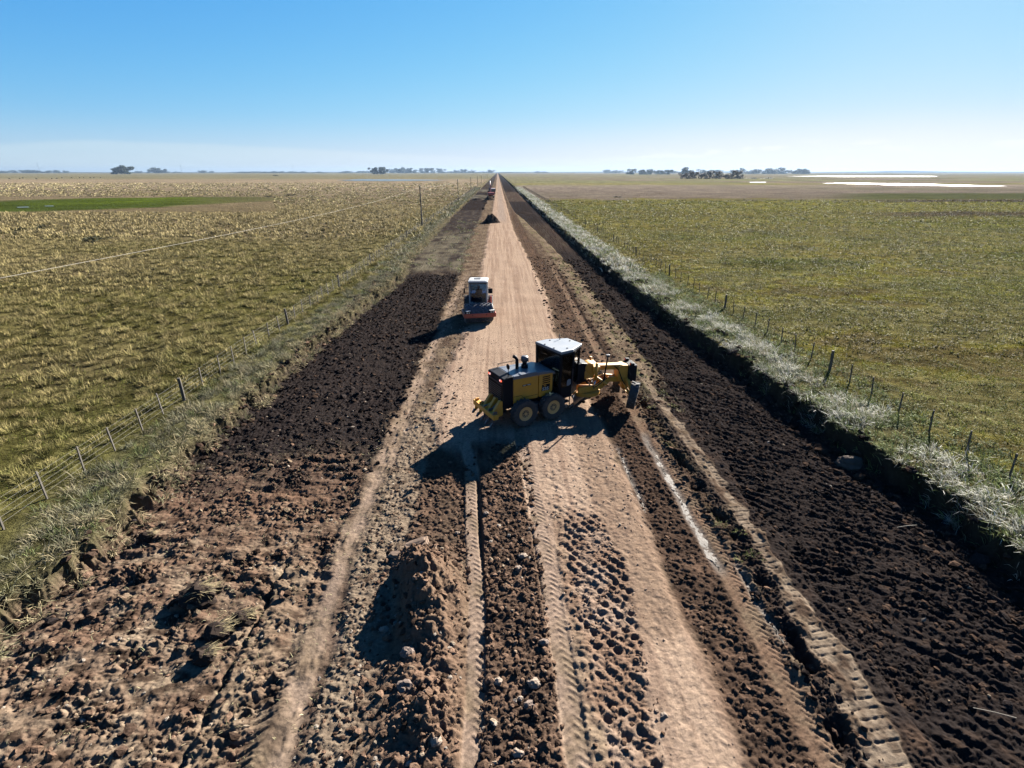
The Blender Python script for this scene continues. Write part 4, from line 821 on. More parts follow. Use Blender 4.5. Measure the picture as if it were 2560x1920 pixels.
# torn-out grass clods
def grass_clod(px,py,s,label,az):
    x,y=pix(px,py); r=empty('grass_clod',(x,y,float(ground_z(x,y))),0,label=label,cat='grass clod',group='torn out grass clods')
    o=stone('soil_lump',0,0,s,EARTH,None,None,None,.8,int(px),1.2); o.location=(0,0,s*.3); o.parent=r
    for k_ in ('label','category'): 
        if k_ in o: del o[k_]
    n=int(60+500*s**2); P=np.stack([rng.normal(0,s*.4,n),rng.normal(0,s*.3,n),np.full(n,s*.75)],1)
    cb=np.tile(A(.2,.16,.08),(n,1)); ct=np.tile(A(.36,.29,.17),(n,1))*rng.uniform(.7,1.2,(n,1))
    g_=blades('dry_grass',P,rng.uniform(s*.8,s*1.9,n),np.full(n,.018),rng.normal(az,.35,n),rng.uniform(1.05,1.6,n),cb,ct,.15); g_.parent=r
grass_clod(490,1478,.40,'largest upturned grass clod on the churned left soil, straw trailing right',.15)
grass_clod(540,1565,.30,'upturned grass clod in front of the largest one, left of the crack',.4)
grass_clod(605,1530,.26,'grass clod at the upper end of the long crack on the left',.3)
grass_clod(508,1625,.24,'smallest of the left grass clods, nearest the picture bottom',.2)
grass_clod(360,1318,.22,'small grass clod below the left bank near the bare clay face',.3)
BARKP=paint('bleached_twig',(.3,.26,.2),.8)
def twig(px,py,l,az,label):
    x,y=pix(px,py); z=float(ground_z(x,y))+.10; d=Vector((math.cos(az),math.sin(az),0)); tag(MB().tube([Vector((x,y,z))-d*l/2,Vector((x,y,z+.03)),Vector((x,y,z+.02))+d*l/2],.007,6).build('stick',BARKP),label,'stick')
twig(2275,1294,.75,.1,'pale thin stick lying on the dark topsoil towards the right bank'); twig(2500,1755,.8,-.35,'pale thin stick on the dark topsoil in the lower right corner')
# puddles: wet glaring mud films in the ruts
def puddle(pts,label):
    me=MB(); n=len(pts); v=[];f=[]
    for i,(cx,yy,w_) in enumerate(pts):
        for q in (-1,-.3,.3,1): v.append((cx+w_*q+.045*math.sin(yy*9+q*5)+.03*math.sin(yy*23-q*9),yy,float(ground_z(cx,yy))+.004))
    for i in range(n-1):
        for j in range(3): f.append((i*4+j,i*4+j+1,i*4+5+j,i*4+4+j))
    me.add(v,f); o=me.build('puddle',M_MUD,None,True); tag(o,label,'puddle',kind='structure')
M_MUD=water_mat('wet_mud_film',(.14,.12,.10),.55,.07,16.,.9)
def pud(cx,y0,y1,w,sd,label):
    ys=np.arange(y0,y1,.12); ww=w*np.clip(.35+1.5*fbm(ys*0+sd,ys/1.1,3,307),.0,1.3)*np.clip(np.minimum(ys-y0,y1-ys)/.5,.05,1)
    puddle([(cx+.06*float(gn(np.array([0.]),np.array([yy/1.3]),15)[0]),yy,float(q)) for yy,q in zip(ys,ww)],label)
pud(6.62,12.3,20.6,.19,.5,'long glinting puddle in the right hand rut'); pud(5.13,15.2,19.3,.09,2.5,'narrow glinting wet strip at the road edge'); pud(7.2,9.6,12.2,.07,4.5,'thin wet strip beside the ditch')

WIREM=paint('dull_fence_wire',(.16,.15,.13),.7); LINEM=paint('weathered_line',(.25,.225,.19),.8)
# ------------------------------------------------------------------ fences
def fence(name,fx,first,step_,y0,y1,thick,label,lean=0.,hp=1.22,hs=1.1):
    f=empty(name,(fx,y0,0),0,label=label,cat='fence')
    ny=int((y1-y0)/step_); stake=post=None; ns=npst=0; far=MB()
    for i in range(ny+1):
        yy=first+(i-int((first-y0)/step_))*step_+random.uniform(-.12,.12); x=fx+random.uniform(-.06,.06); z=float(ground_z(x,yy)); th=(i-int((first-y0)/step_))%thick==0
        if not th and ns>=92:
            quadbar(far,(x,yy,z-.1),(x,yy,z+hs),.05,.05); continue
        src=post if th else stake
        if src is None:
            if th: o=post=MB().tube([(0,0,-.2),(.01,0,.6),(0,.01,hp)],.085,10,.075).build('post',WOOD)
            else:
                b=MB(); quadbar(b,(0,0,-.15),(0,0,hs),.055,.045); o=stake=b.build('stake',WOOD)
        else: o=src.copy(); col.objects.link(o)
        o.parent=f; o.location=(x-fx,yy-y0,z); o.rotation_euler=(random.uniform(-.05,.05)+lean*.5,lean+random.uniform(-.06,.06),random.uniform(0,3)*0)
        if th: npst+=1
        else: ns+=1
    if far.v: tag(far.build('stake',WOOD,f),kind='stuff'); far_o=f.children[-1]; far_o.location=(-fx,-y0,0)
    for h in (.22,.42,.62,.82,1.02):
        pts=[]; yy=y0
        while yy<=y1: pts.append((random.uniform(-.02,.02),yy-y0,float(ground_z(fx,yy))+h)); yy+=6 if yy<200 else 25
        MB().tube(pts,.0028,4).build('wire',WIREM,f)
fence('left_field_fence',-16.15,24.85,1.76,7,420,8,'wire and stake fence between the tussock field and the left verge')
fence('right_field_fence',19.25,27.9,1.9,9,420,8,'dark stake and wire fence along the weedy right verge',-.04)

# ------------------------------------------------------------------ utility poles and line
def make_pole():
    r=empty('utility_pole',(0,0,0)); MB().tube([(0,0,-.3),(0,0,4),(0,0,8.1)],.16,12,.11).build('shaft',WOOD,r)
    MB().lathe([(.03,7.95),(.06,7.98),(.05,8.08),(.07,8.12),(.03,8.2)],12,'z',(0,0,0)).build('insulator',WHITE,r)
    b=MB(); quadbar(b,(-.25,0,7.75),(.25,0,7.75),.07,.08); b.build('cross_arm',WOOD,r); return r
p0=make_pole(); PY=[5.6+109*i for i in range(0,9)]
PL=['','tallest looking dark utility pole, nearest the camera along the left fence','second utility pole along the left fence, beyond the nearest one','third utility pole along the left fence','fourth utility pole along the left fence','fifth utility pole along the left fence','sixth utility pole along the left fence','seventh utility pole along the left fence, tiny','farthest utility pole along the left fence']
for i in range(1,9):
    o=p0 if i==1 else copy_tree(p0); o.location=(-16.0,PY[i],float(ground_z(-16.,PY[i]))); tag(o,PL[i],'utility pole','utility poles along the left fence')
pts=[]
for i in range(len(PY)-1):
    for k in range(24):
        t=k/24; pts.append((-16.0,PY[i]+109*t,8.12-.72*4*t*(1-t)))
pts.append((-16.0,PY[-1],8.12)); tag(MB().tube(pts,.0065,5).build('power_line',LINEM),'single pale wire sagging between the utility poles over the left field','power line')

# ------------------------------------------------------------------ soil heaps
def heap(x,y,rx,ry,h,label,seed,name='soil_heap'):
    n=40; v=[];f=[]
    xs=np.linspace(-1.15,1.15,n); X,Y=np.meshgrid(xs,xs); rr=np.sqrt(X*X+Y*Y)
    ss=sm(1-rr)*.75+.25*np.clip(1-rr,0,1); Z=h*np.minimum(ss,.80)*1.2*(1+.55*fbm(X*2.2+seed,Y*2.2,4,seed))+.20*h*fbm(X*5+seed,Y*5,4,seed+3)*np.clip(1.1-rr,0,1)-.12*np.clip(rr-.9,0,1)*3
    V=np.stack([X*rx,Y*ry,Z],-1).reshape(-1,3); idx=np.arange(n*n).reshape(n,n); q=np.stack([idx[:-1,:-1],idx[:-1,1:],idx[1:,1:],idx[1:,:-1]],-1).reshape(-1)
    o=np_mesh(name,V,q,np.arange(0,len(q),4),EARTH,None,True); o.location=(x,y,float(ground_z(x,y))); tag(o,label,'soil heap','soil heaps dumped on the road')
heap(-1.55,128,2.3,2.6,1.75,'lone dark soil heap on the tan road beyond the roller',5)
heap(-3.6,238,2.6,4.5,1.5,'dark soil heap in front of the excavator',9)
heap(-9,240,3.5,3,.8,'low dark soil bank left of the excavator',13); heap(7.5,163,3.6,2.2,.45,'low soil bank where the right strip is still uncut',17)

# ------------------------------------------------------------------ excavator and dump truck far down the road
ex=empty('excavator',(-3.3,258,float(ground_z(-3.3,258))),R(95),label='red excavator with a raised pale arm, digging far down the left side of the road',cat='excavator')
for s in (-1,1):
    pr=[(-1.9,.35),(-1.6,.05),(1.6,.05),(1.9,.35),(1.6,.85),(-1.6,.85)]; tk=MB().prism(pr,s*1.3-.3,s*1.3+.3).build('track',RUB,ex,bevel=.05)
    MB().box(-1.4,1.4,s*1.62-.02 if s>0 else -1.64,1.64 if s>0 else -1.6,.3,.6).build('track_frame',GREY,tk)
MB().box(-1.3,1.3,-1.0,1.0,.6,1.05).build('undercarriage',BLK,ex)
MB().prism([(-2.4,1.15),(-2.55,1.5),(-2.5,2.3),(-1.9,2.45),(.3,2.35),(1.6,1.7),(1.6,1.1)],-1.45,1.45).build('house',RED,ex,bevel=.06)
MB().prism([(-2.75,1.1),(-2.85,1.6),(-2.6,2.2),(-2.35,2.2),(-2.35,1.1)],-1.45,1.45).build('counterweight',RED,ex,bevel=.08)
cb=MB().prism([(.1,2.0),(.1,3.0),(1.3,3.0),(1.75,2.1),(1.7,1.3),(.1,1.3)],.45,1.4).build('cab',BLK,ex,bevel=.05); MB().prism([(.25,2.1),(.25,2.85),(1.2,2.85),(1.55,2.1)],1.40,1.42).build('window',GLASS,cb)
b=MB(); quadbar(b,(1.2,-.1,1.8),(2.9,-.1,5.1),.45,.6); quadbar(b,(2.9,-.1,5.1),(5.2,-.1,6.6),.42,.5); b.build('boom',RED,ex,bevel=.03)
b=MB(); quadbar(b,(4.9,-.1,7.1),(6.6,-.1,4.0),.36,.45); b.build('stick',WHITE,ex,bevel=.02)
MB().prism([(6.4,4.1),(7.2,3.7),(7.3,3.1),(6.9,2.7),(6.3,2.9),(6.2,3.6)],-.65,.45).build('bucket',STEEL,ex,bevel=.03)
for s in (-.32,.12): MB().tube([(1.6,s,1.7),(2.7,s,4.2)],.09,10).build('boom_cylinder',CHROME,ex)
MB().tube([(3.4,-.1,5.9),(5.0,-.1,7.3)],.09,10).build('stick_cylinder',CHROME,ex)
tr=empty('dump_truck',(-2.7,303,float(ground_z(-2.7,303))+.02),R(92),label='dark blue dump truck parked ahead of the red excavator, seen from behind',cat='dump truck')
DKB=paint('dark_blue_paint',(.02,.03,.05),.4,0,.4)
b=MB(); b.prism([(-4.2,1.2),(-4.35,2.75),(1.2,2.9),(1.4,1.2)],-1.28,1.28); b.build('dump_body',DKB,tr,bevel=.04)
b=MB()
for i in range(6): b.box(-3.8+i*.95,-3.68+i*.95,-1.34,1.34,1.25,2.7)
b.build('body_ribs',DKB,tr)
b=MB(); b.prism([(1.6,.8),(1.6,2.9),(2.9,2.95),(3.6,2.1),(3.7,.8)],-1.2,1.2); tc_=b.build('cab',RED,tr,bevel=.06); MB().prism([(2.95,2.86),(3.52,2.12),(3.55,2.14),(2.98,2.9)],-1.0,1.0).build('windscreen',GLASS,tc_)
MB().box(-4.1,3.4,-.5,.5,.65,1.15).build('chassis',BLK,tr)
for s in (-1,1):
    for x_ in (-3.1,-1.8,2.6): wheel(tr,(x_,s*1.0,.52),.52,.34 if x_>0 else .5,.28,(0,0,0),14,GREY)
    MB().box(-4.28,-4.22,s*.9-.2,s*.9+.2,.95,1.12).build('tail_lamp',LENS,tr); m_=MB().box(2.9,3.0,s*1.55-.12,s*1.55+.12,1.9,2.4).build('side_mirror',BLK,tr)
MB().box(-4.3,-4.2,-1.25,1.25,.75,.92).build('rear_bumper',RED,tr)

# ------------------------------------------------------------------ cattle
def make_cow():
    J=[(0,0,1.0),(.45,0,1.02),(.85,0,1.02),(1.15,0,1.22),(1.42,0,1.10),(1.62,0,.95),(-.5,0,1.05),(-.8,0,1.0),
       (.72,.2,.85),(.70,.2,.42),(.72,.2,.03),(.72,-.2,.85),(.74,-.2,.42),(.70,-.2,.03),(-.72,.22,.85),(-.66,.22,.62),(-.80,.22,.42),(-.76,.22,.03),(-.72,-.22,.85),(-.62,-.22,.62),(-.76,-.22,.42),(-.70,-.22,.03),(-.95,0,.8),(-.98,0,.45)]
    E_=[(0,1),(1,2),(2,3),(3,4),(4,5),(0,6),(6,7),(2,8),(8,9),(9,10),(2,11),(11,12),(12,13),(7,14),(14,15),(15,16),(16,17),(7,18),(18,19),(19,20),(20,21),(7,22),(22,23)]
    r_=[.40,.40,.34,.21,.17,.10,.40,.27,.15,.075,.065,.15,.075,.065,.17,.12,.075,.065,.17,.12,.075,.065,.035,.03]
    o=figure(None,None,J,E_,r_,COWM,'cow'); 
    dg=bpy.context.evaluated_depsgraph_get(); me=bpy.data.meshes.new_from_object(o.evaluated_get(dg)); o.modifiers.clear(); o.data=me; return o
COWM=paint('black_cattle_hide',(.018,.016,.015),.8)
COWS=[(25,449),(50,448),(57,446.5),(92,449),(130,448.5),(142,448),(156,446),(179,446),(199,446.5),(210,446.2),(226,446),(235,445.8),(252,445.8)]
c0=make_cow(); 
for i,(px,py) in enumerate(COWS):
    x,y=pix(px,py); o=c0 if i==0 else c0.copy()
    if i: col.objects.link(o)
    o.location=(x,y,float(ground_z(x,y))); o.rotation_euler=(0,0,random.uniform(-.5,.36)+(math.pi if i%3==0 else 0)); o.scale=(1.25,)*3
    tag(o,'black cow grazing in a line far across the left field','cow','cattle grazing far off in the left field')

# ------------------------------------------------------------------ trees
def crown_mesh(name,seed,n=700,lobes=9,tall=1.,sparse=0.,colr=(.030,.037,.020)):
    rs=np.random.default_rng(seed); V=[];C=[]
    lc=np.stack([rs.normal(0,.30,lobes),rs.normal(0,.30,lobes),rs.uniform(.10,.90,lobes)*tall],1); lr=rs.uniform(.16,.34,lobes)
    w_=lr**2; k=rs.choice(lobes,n,p=w_/w_.sum()); d=rs.normal(size=(n,3)); d/=np.linalg.norm(d,axis=1)[:,None]
    p=lc[k]+d*(lr[k]*rs.uniform(.55,1.08,n))[:,None]*A(1,1,.8); s=rs.uniform(.04,.085,n)*(1+sparse)
    q=rs.normal(size=(n,3)); a_=np.cross(d,q); a_/=np.linalg.norm(a_,axis=1)[:,None]; b_=np.cross(d,a_)*.6+d*.5
    V=np.stack([p-a_*s[:,None]-b_*s[:,None]*.6,p+a_*s[:,None]-b_*s[:,None]*.4,p+a_*s[:,None]*.5+b_*s[:,None],p-a_*s[:,None]*.6+b_*s[:,None]*.9],1)
    tone=rs.uniform(.6,1.5,lobes)[k]*rs.uniform(.7,1.3,n); C=np.repeat((A(*colr)[None]*tone[:,None])[:,None],4,1)
    return V.reshape(-1,3),C.reshape(-1,3)
def crown_obj(name,seed,mat=None,**k):
    V,C=crown_mesh(name,seed,**k); lo=np.arange(len(V)); return np_mesh(name,V,lo,np.arange(0,len(V),4),mat or M_TREE,C)
BARK=paint('tree_bark',(.06,.05,.04),.9)
def make_tree(seed,name='tree',bare=False,tall=1.):
    r=empty(name,(0,0,0)); rs=np.random.default_rng(seed); b=MB(); b.tube([(0,0,-.02),(.02,0,.25),(.0,.02,.55*tall)],.045,8,.018)
    for k in range(9 if bare else 6):
        a=rs.uniform(0,6.28); h=rs.uniform(.15,.36)*tall; e=Vector((math.cos(a)*rs.uniform(.2,.4),math.sin(a)*rs.uniform(.2,.4),h+rs.uniform(.2,.42)*tall)); b.tube([(0,0,h),tuple(e*.6+Vector((0,0,h*.35))),tuple(e)],.018,6,.006)
    b.build('trunk',BARK,r); c=crown_obj('crown',seed,n=520 if bare else 1000,lobes=10,tall=tall,colr=(.075,.058,.042) if bare else (.028,.036,.021)); c.parent=r; return r
PT=[make_tree(s) for s in (3,8,12,19)]; PB=[make_tree(s,'bare_tree',True) for s in (31,37,43)]
used=set()
def far_pix(px,py,cap=6500.):
    x,y=pix(px,py); k=min(1.,cap/y); return x*k,y*k
def put_tree(i,bare,px,py,wpx,hpx,label,group,cat='tree'):
    lst=PB if bare else PT; src=lst[i%len(lst)]
    if id(src) not in used: used.add(id(src)); o=src
    else: o=copy_tree(src)
    x,y=far_pix(px,py); dep=y*.926+11*.3775; o.location=(x,y,float(ground_z(x,y))); hh=hpx*dep/1300; ww=wpx*dep/1300
    o.scale=(ww,ww,hh*.95); o.rotation_euler=(0,0,random.uniform(0,6.28)); tag(o,label,cat,group)
LG='trees on the left horizon'
put_tree(0,0,293,435.6,26,17,'left half of the dark tree clump standing nearest on the left horizon',LG)
put_tree(1,0,307,435.6,24,20.5,'tall middle tree of the nearest dark clump on the left horizon',LG)
put_tree(2,0,317,435.4,20,17,'right leaning tree of the nearest dark clump on the left horizon',LG)
put_tree(3,0,390,433,24,12.5,'broad dark tree right of the nearest clump on the left horizon',LG); put_tree(1,0,408,433,14,12,'thin grey tree beside the broad dark tree on the left horizon',LG)
put_tree(0,0,940,435.4,22,15,'dark tree at the left end of the wood left of the road',LG); put_tree(2,0,951,435.4,16,16,'tall dark tree second from the left end of the wood',LG); put_tree(1,0,963,435,14,13.5,'separate dark tree with a gap, third from the left end of the wood',LG)
put_tree(3,0,1002,433,18,13,'rounded tree rising from the left part of the wood',LG); put_tree(0,0,1020,433,20,12.5,'broad tree rising from the middle of the wood',LG); put_tree(2,0,1067,433,20,11.5,'pale broad tree near the right end of the wood',LG)
put_tree(1,0,1083,432.4,8,6.5,'small conical tree at the right end of the wood',LG); put_tree(0,0,1103,432,20,11,'rounded light tree standing alone left of the road end',LG); put_tree(3,0,1140,431.8,10,7,'small dark tree left of the last broad clump before the road',LG); put_tree(2,0,1158,431.8,14,8.5,'dark tree at the left side of the last broad clump before the road',LG)
put_tree(3,0,1227,431.2,14,7.5,'small square looking clump just left of the road end',LG)
RG='bare brown trees in the right field'
for i,(px,w_,h_) in enumerate(((1706,16,13),(1721,24,18),(1735,15,15),(1752,24,16),(1768,20,16),(1790,26,18),(1814,18,13),(1828,20,14),(1844,22,19))):
    put_tree(i,1,px,447.3,w_,h_,['leftmost','second','third','fourth','fifth','sixth','seventh','eighth','last'][i]+' from the left in the row of bare brown trees on the right',RG)
put_tree(1,0,1713,437,26,18,'large blue grey tree behind the left end of the bare tree row','trees on the right horizon')
put_tree(2,0,1671,436.3,12,11,'pale tree at the right end of the square dark plantation','trees on the right horizon')
def wood(px0,px1,py,top,label,name='wood',step_=7,colr=(.026,.034,.021),jit=.25):
    """a far-off wood that reads as one mass"""
    Vs=[];Cs=[]; x=px0; i=0
    while x<=px1:
        wx,wy=far_pix(x,py); wy*=1+random.uniform(-.03,.03); dep=wy*.926+4; hh=(py-top)*dep/1300*random.uniform(1-jit,1.08); ww=step_*2.3*dep/1300
        V,C=crown_mesh('',int(x*7)%997,n=460,lobes=8,colr=colr); V=V*np.array([ww,ww,hh*.98])+np.array([wx,wy,-hh*.10]); Vs.append(V);Cs.append(C); x+=step_*random.uniform(.7,1.3)
    V=np.concatenate(Vs);C=np.concatenate(Cs); o=np_mesh(name,V,np.arange(len(V)),np.arange(0,len(V),4),M_TREE,C); tag(o,label,'wood',kind='stuff')
wood(975,1075,432.6,423.5,'long dark wood left of the road on the horizon'); wood(1160,1180,431.8,423.2,'broad tree clump just left of the road end',step_=6)
wood(1517,1549,433,423.8,'compact clump of trees right of the road on the horizon',step_=6); wood(1582,1637,436.3,423,'square dark plantation on the right horizon',step_=6,jit=.12); wood(1643,1667,436,425,'lower right end of the dark plantation',step_=6,jit=.1)
wood(1676,1702,433.5,426.5,'hazy low trees between the plantation and the bare tree row',step_=6); wood(1745,1845,434,423.5,'hazy trees behind the row of bare trees',step_=9); wood(1852,1972,434.6,420.5,'long wavy wood on the right horizon',step_=9,jit=.35); wood(1980,2026,434.8,421,'dense block of wood at the right end of the wavy wood',step_=8,jit=.1)
wood(0,33,430.9,424.3,'hazy far tree belt at the left edge',step_=6,jit=.1); wood(52,138,430.9,423.8,'long low hazy tree belt on the far left horizon',step_=7,jit=.12); wood(140,152,430.9,426,'short hazy end of the far left tree belt',step_=5)
wood(330,362,430.9,426.3,'faint far trees beside the dark clump on the left horizon',step_=6); wood(415,434,431,426,'low hazy trees right of the broad dark tree',step_=5); wood(503,522,431,424.5,'small hazy tree clump on the left horizon',step_=5)
wood(597,655,431,426.5,'scattered hazy trees on the left horizon',step_=11,jit=.4); wood(670,742,430.9,426.5,'flat hazy tree belt left of centre',step_=7,jit=.1); wood(745,812,430.8,427,'low hazy scrub line left of centre',step_=10,jit=.4)
wood(865,935,431,425.8,'hazy tree line behind the first dark trees left of the road',step_=9,jit=.4); wood(1106,1150,430.9,426.5,'hazy scrub line between the wood and the road',step_=8); wood(1180,1225,430.8,427.3,'faint tree line close to the road end',step_=8)
wood(1255,1320,430.7,427.8,'faint tree line right of the road end',step_=10,jit=.3); wood(1340,1365,431,425.8,'small hazy clump right of the road end',step_=7,jit=.3)
# distant low hills
def hills():
    a=np.linspace(-.95,1.02,260); D=11500.; v=[];f=[]
    h=6+14*np.clip(fbm(a*9.,a*0,4,401)+.25,0,1)+26*np.clip(fbm(a*5.+7,a*0,3,402)+.35,0,1)*sm((a-.02)/.3)+14*sm((a-.75)/.2)
    for i,t in enumerate(a): v+=[(D*math.sin(t),D*math.cos(t),-2),(D*math.sin(t)*.995,D*math.cos(t)*.995,float(h[i])),((D+800)*math.sin(t),(D+800)*math.cos(t),-2)]
    for i in range(len(a)-1): f+=[(i*3,i*3+3,i*3+4,i*3+1),(i*3+1,i*3+4,i*3+5,i*3+2)]
    o=MB().add(v,f).build('hills',paint('far_hill_cover',(.06,.07,.04),.95),None,True); tag(o,'low blue hills along the far horizon','hills',kind='structure')
hills()
# shrubs standing dark in the fields
SH=[(52,584,26,14,0),(105,578,30,14,0),(232,607,60,14,0),(724,491,24,6,0),(690,440.5,14,4,0),(672,494,20,4,0),(590,541,14,6,0),(470,661,26,12,0),(365,703,26,14,0),(1848,447,24,5,1),(1880,447.5,22,4.5,1),(1918,447,30,4.5,1),(1545,495,18,5,1)]
s0=None
for i,(px,py,w_,h_,sd) in enumerate(SH):
    if i%4==0: s0=crown_obj('shrub',60+i,n=260,lobes=9,tall=.7,colr=(.045,.045,.024) if not sd else (.04,.034,.022)); o=s0
    else: o=s0.copy(); col.objects.link(o)
    x,y=pix(px,py); dep=y*.926+4.15; o.location=(x,y,float(ground_z(x,y))-.05); ww=w_*dep/1300; o.scale=(ww,ww*random.uniform(.5,.9),h_*dep/1300*1.1); o.rotation_euler=(0,0,random.uniform(-.2,.2))
    tag(o,['two dark weed clumps near the left picture edge','two dark weed clumps near the left picture edge','long low dark weed patch in the left field','dark shrub at the right tip of the green meadow','small dark shrub beyond the left field','flat dark weed streak left of the nearest pole','small dark bush above the tussocks in the left field','dark bush in the middle of the tussock field','dark bush among tussocks nearer the camera','low shrub right of the bare tree row','second low shrub right of the bare tree row','flat dark shrub patch right of the bare tree row','small dark shrub on the brown band of the right field'][i],'shrub','dark shrubs in the fields')
# masts
def mast(px,base,top,label,lean=0.):
    x,y=pix(px,base); y=min(y,6500.); x=(px-1280+0)/1300*(y*.926+4.15)+y*.0256; dep=y*.926+4.15; h=(base-top)*dep/1300; b=MB(); w_=h*.022
    r=empty('radio_mast',(x,y,0),0,label=label,cat='mast',group='radio masts on the horizon')
    for k in range(3):
        a=2.1*k; b.tube([(math.cos(a)*w_,math.sin(a)*w_,-.5),(math.cos(a)*w_*.35,math.sin(a)*w_*.35,h)],w_*.22,5)
    for k in range(16):
        z=h*k/16; q=w_*(1-.65*k/16); a0=2.1*(k%3); a1=2.1*((k+1)%3); z2=h*(k+1)/16; b.tube([(math.cos(a0)*q,math.sin(a0)*q,z),(math.cos(a1)*q*.97,math.sin(a1)*q*.97,z2)],w_*.14,4)
    b.build('lattice',GREY,r); MB().tube([(0,0,h*.98),(0,0,h*1.08)],w_*.2,5).build('antenna',GREY,r)
mast(124,431.2,408,'slender radio mast above the tree belt on the far left'); mast(467,431.2,410,'slender radio mast standing alone left of centre'); mast(739,431.2,413,'fainter radio mast above the flat tree belt')
mast(965,431.2,418,'faint short mast above the dark wood left of the road')
# ponds
M_POND=water_mat('pond_water',(.11,.12,.12),.25,.06,.02,.02)
def pond(pts,label,sd=1,z=.5):
    """pts: pixel polygon outline of the far shoreline"""
    W_=[pix(*p) for p in pts]; c=(sum(p[0] for p in W_)/len(W_),sum(p[1] for p in W_)/len(W_)); V=[(c[0],c[1],z)]; n=len(W_)
    out_=[]
    for i in range(n):
        p,q=W_[i],W_[(i+1)%n]
        for k in range(8):
            t=k/8; x=p[0]+(q[0]-p[0])*t; y=p[1]+(q[1]-p[1])*t; s_=1+.10*math.sin(i*3.1+k*1.9+sd)*math.sin(k*.9+sd); out_.append((c[0]+(x-c[0])*s_,c[1]+(y-c[1])*(1+.05*math.sin(k*2.3+i)),z))
    V+=out_; m=len(out_); f=[(0,1+i,1+(i+1)%m) for i in range(m)]
    tag(MB().add(V,f).build('pond',M_POND),label,'pond',kind='structure')
pond([(848,451.3),(900,448.8),(985,449),(1060,449.8),(1120,451.2),(1085,452.6),(960,453.6),(880,453)],'long bright pond left of the road',1)
pond([(2060,459.4),(2130,458.6),(2200,460),(2280,460.6),(2400,463.8),(2520,466.7),(2430,467.5),(2330,465.2),(2250,464.8),(2190,462.2),(2120,460.8)],'long bright pond across the right field',2)
pond([(1965,440.9),(2080,440.6),(2200,441.1),(2340,441.2),(2330,441.9),(2210,441.8),(2100,442.2)],'thin far bright water strip on the right',3); pond([(1873,456.2),(1915,455.6),(1912,458),(1876,458)],'small pool at the left end of the right pond',4)
pond([(42,520.3),(72,519.4),(74,521.2),(46,522)],'tiny pool in the green meadow',5,.36); pond([(112,517.2),(134,516.8),(135,518.2),(114,518.6)],'second tiny pool in the green meadow',6,.36)

# ------------------------------------------------------------------ haze: one box of even, thin air
hm=bpy.data.materials.new('thin_haze'); nt=nodes(hm); out=N(nt,'ShaderNodeOutputMaterial'); pv=N(nt,'ShaderNodeVolumePrincipled')
pv.inputs['Color'].default_value=(.15,.212,.30,1); pv.inputs['Density'].default_value=5.5e-5; pv.inputs['Anisotropy'].default_value=.3; L(nt,pv.outputs[0],out.inputs['Volume'])
o=MB().box(-14500,14500,-5000,14500,-3,90).build('haze',hm); tag(o,'pale blue haze over the plain','haze',kind='stuff')



# ------------------------------------------------------------------ sky, sun, haze, camera
w=bpy.data.worlds.new('World'); scene.world=w; w.use_nodes=True; nt=w.node_tree; nt.nodes.clear()
out=N(nt,'ShaderNodeOutputWorld'); bg=N(nt,'ShaderNodeBackground'); bg.inputs[1].default_value=.10; L(nt,bg.outputs[0],out.inputs[0])
sky=N(nt,'ShaderNodeTexSky'); sky.sky_type='NISHITA'; sky.sun_disc=False; sky.sun_elevation=SUN_EL; sky.sun_rotation=SUN_AZ
sky.altitude=50; sky.air_density=1.0; sky.dust_density=.1; sky.ozone_density=5.0
sep=N(nt,'ShaderNodeSeparateColor'); cmb=N(nt,'ShaderNodeCombineColor'); L(nt,sky.outputs[0],sep.inputs[0])
def mth(op,a,b=None):
    n=N(nt,'ShaderNodeMath',operation=op)
    for i,q in enumerate((a,b)):
        if q is None: continue
        if isinstance(q,(int,float)): n.inputs[i].default_value=q
        else: L(nt,q,n.inputs[i])
    return n.outputs[0]
for i,(k,p) in enumerate(((.150,1.5),(.184,1.06),(.36,1.0))):   # film-like response of the sky radiance
    x=mth('POWER',mth('MULTIPLY',sep.outputs[i],k),p); x=mth('SUBTRACT',1.,mth('EXPONENT',mth('MULTIPLY',x,-1.)))
    L(nt,mth('MULTIPLY',x,2.70),cmb.inputs[i])
geo=N(nt,'ShaderNodeNewGeometry'); sx=N(nt,'ShaderNodeSeparateXYZ'); neg=N(nt,'ShaderNodeVectorMath',operation='SCALE'); neg.inputs[3].default_value=-1.; L(nt,geo.outputs['Incoming'],neg.inputs[0]); L(nt,neg.outputs[0],sx.inputs[0])
azm=mth('ARCTAN2',sx.outputs[0],sx.outputs[1]); elv=mth('ARCSINE',sx.outputs[2])
def ramp(x,a,b): 
    n=N(nt,'ShaderNodeMapRange',interpolation_type='SMOOTHSTEP'); n.inputs[1].default_value=a; n.inputs[2].default_value=b; L(nt,x,n.inputs[0]); return n.outputs[0]
def cnoise(sa,se,off,det=6):
    v=N(nt,'ShaderNodeCombineXYZ'); L(nt,mth('MULTIPLY',azm,sa),v.inputs[0]); L(nt,mth('MULTIPLY',elv,se),v.inputs[1]); v.inputs[2].default_value=off
    n=N(nt,'ShaderNodeTexNoise'); n.inputs['Scale'].default_value=1.; n.inputs['Detail'].default_value=det; L(nt,v.outputs[0],n.inputs['Vector']); return n.outputs['Fac']
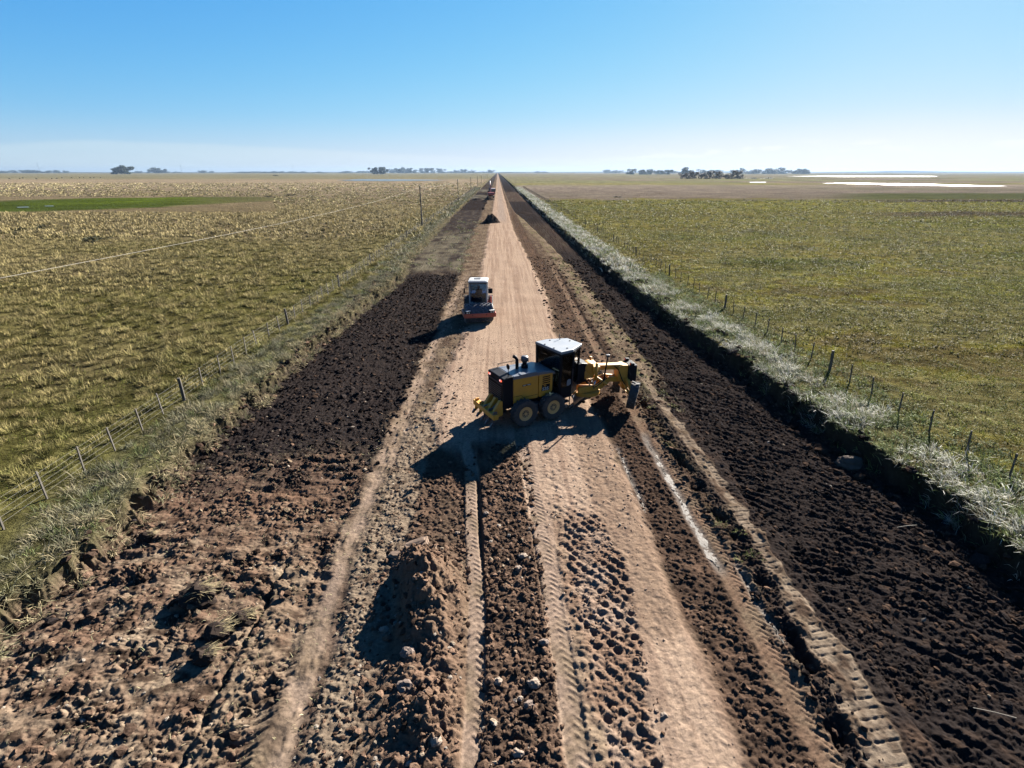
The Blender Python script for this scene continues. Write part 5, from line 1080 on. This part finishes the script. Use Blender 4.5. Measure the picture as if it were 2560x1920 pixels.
# flat veil to the left: its upper edge slopes down towards the road
daz=mth('ADD',azm,.59)
edge=mth('ADD',mth('MINIMUM',mth('MULTIPLY',daz,-.030),mth('MULTIPLY',daz,.085)),mth('ADD',.046,mth('MULTIPLY',mth('SUBTRACT',cnoise(2.2,6,1.3),.5),.03)))
veil=mth('MULTIPLY',ramp(mth('SUBTRACT',edge,elv),-.002,.006),mth('MULTIPLY',ramp(azm,.35,-.2),.42))
veil=mth('MULTIPLY',veil,mth('ADD',.6,mth('MULTIPLY',cnoise(5,60,4.),.6)))
puff=mth('MULTIPLY',ramp(cnoise(16,95,7.7,5),.53,.64),mth('MULTIPLY',mth('MULTIPLY',ramp(elv,.05,.03),ramp(elv,.004,.016)),ramp(azm,.12,.3)))
# smog near the ground
low=mth('MULTIPLY',ramp(elv,.09,.0),.30); low=mth('ADD',low,mth('MULTIPLY',ramp(elv,.10,.0),mth('MULTIPLY',ramp(azm,-.1,.7),.55)))
cov=mth('MINIMUM',mth('ADD',mth('ADD',veil,mth('MULTIPLY',puff,.8)),low),1.)
cm=N(nt,'ShaderNodeMix',data_type='RGBA'); L(nt,cov,cm.inputs[0]); L(nt,cmb.outputs[0],cm.inputs[6]); 
wc=N(nt,'ShaderNodeMix',data_type='RGBA'); L(nt,ramp(azm,-.75,.55),wc.inputs[0]); wc.inputs[6].default_value=(1.710,2.149,2.385,1); wc.inputs[7].default_value=(2.543,2.613,2.675,1); L(nt,wc.outputs[2],cm.inputs[7])
L(nt,cm.outputs[2],bg.inputs[0]); bg.inputs[1].default_value=.05
sd=bpy.data.lights.new('sun','SUN'); sd.energy=5.0; sd.angle=R(.53); sd.color=(1,.95,.87)
so=bpy.data.objects.new('sun',sd); col.objects.link(so)
dirv=Vector((math.sin(SUN_AZ)*math.cos(SUN_EL),math.cos(SUN_AZ)*math.cos(SUN_EL),math.sin(SUN_EL)))
so.rotation_euler=dirv.to_track_quat('Z','Y').to_euler(); so.location=dirv*60
cd=bpy.data.cameras.new('camera'); cd.sensor_width=36; cd.lens=36*1300/2560; cd.clip_end=60000; cd.clip_start=.1
co=bpy.data.objects.new('camera',cd); col.objects.link(co); co.location=(0,0,CAM_H); co.rotation_euler=(R(90-22.18),0,R(-1.469)); scene.camera=co
scene.view_settings.view_transform='Standard'; scene.view_settings.look='None'; scene.view_settings.gamma=1; scene.view_settings.exposure=2.89
scene.cycles.max_bounces=6; scene.cycles.transparent_max_bounces=12; scene.cycles.use_denoising=True
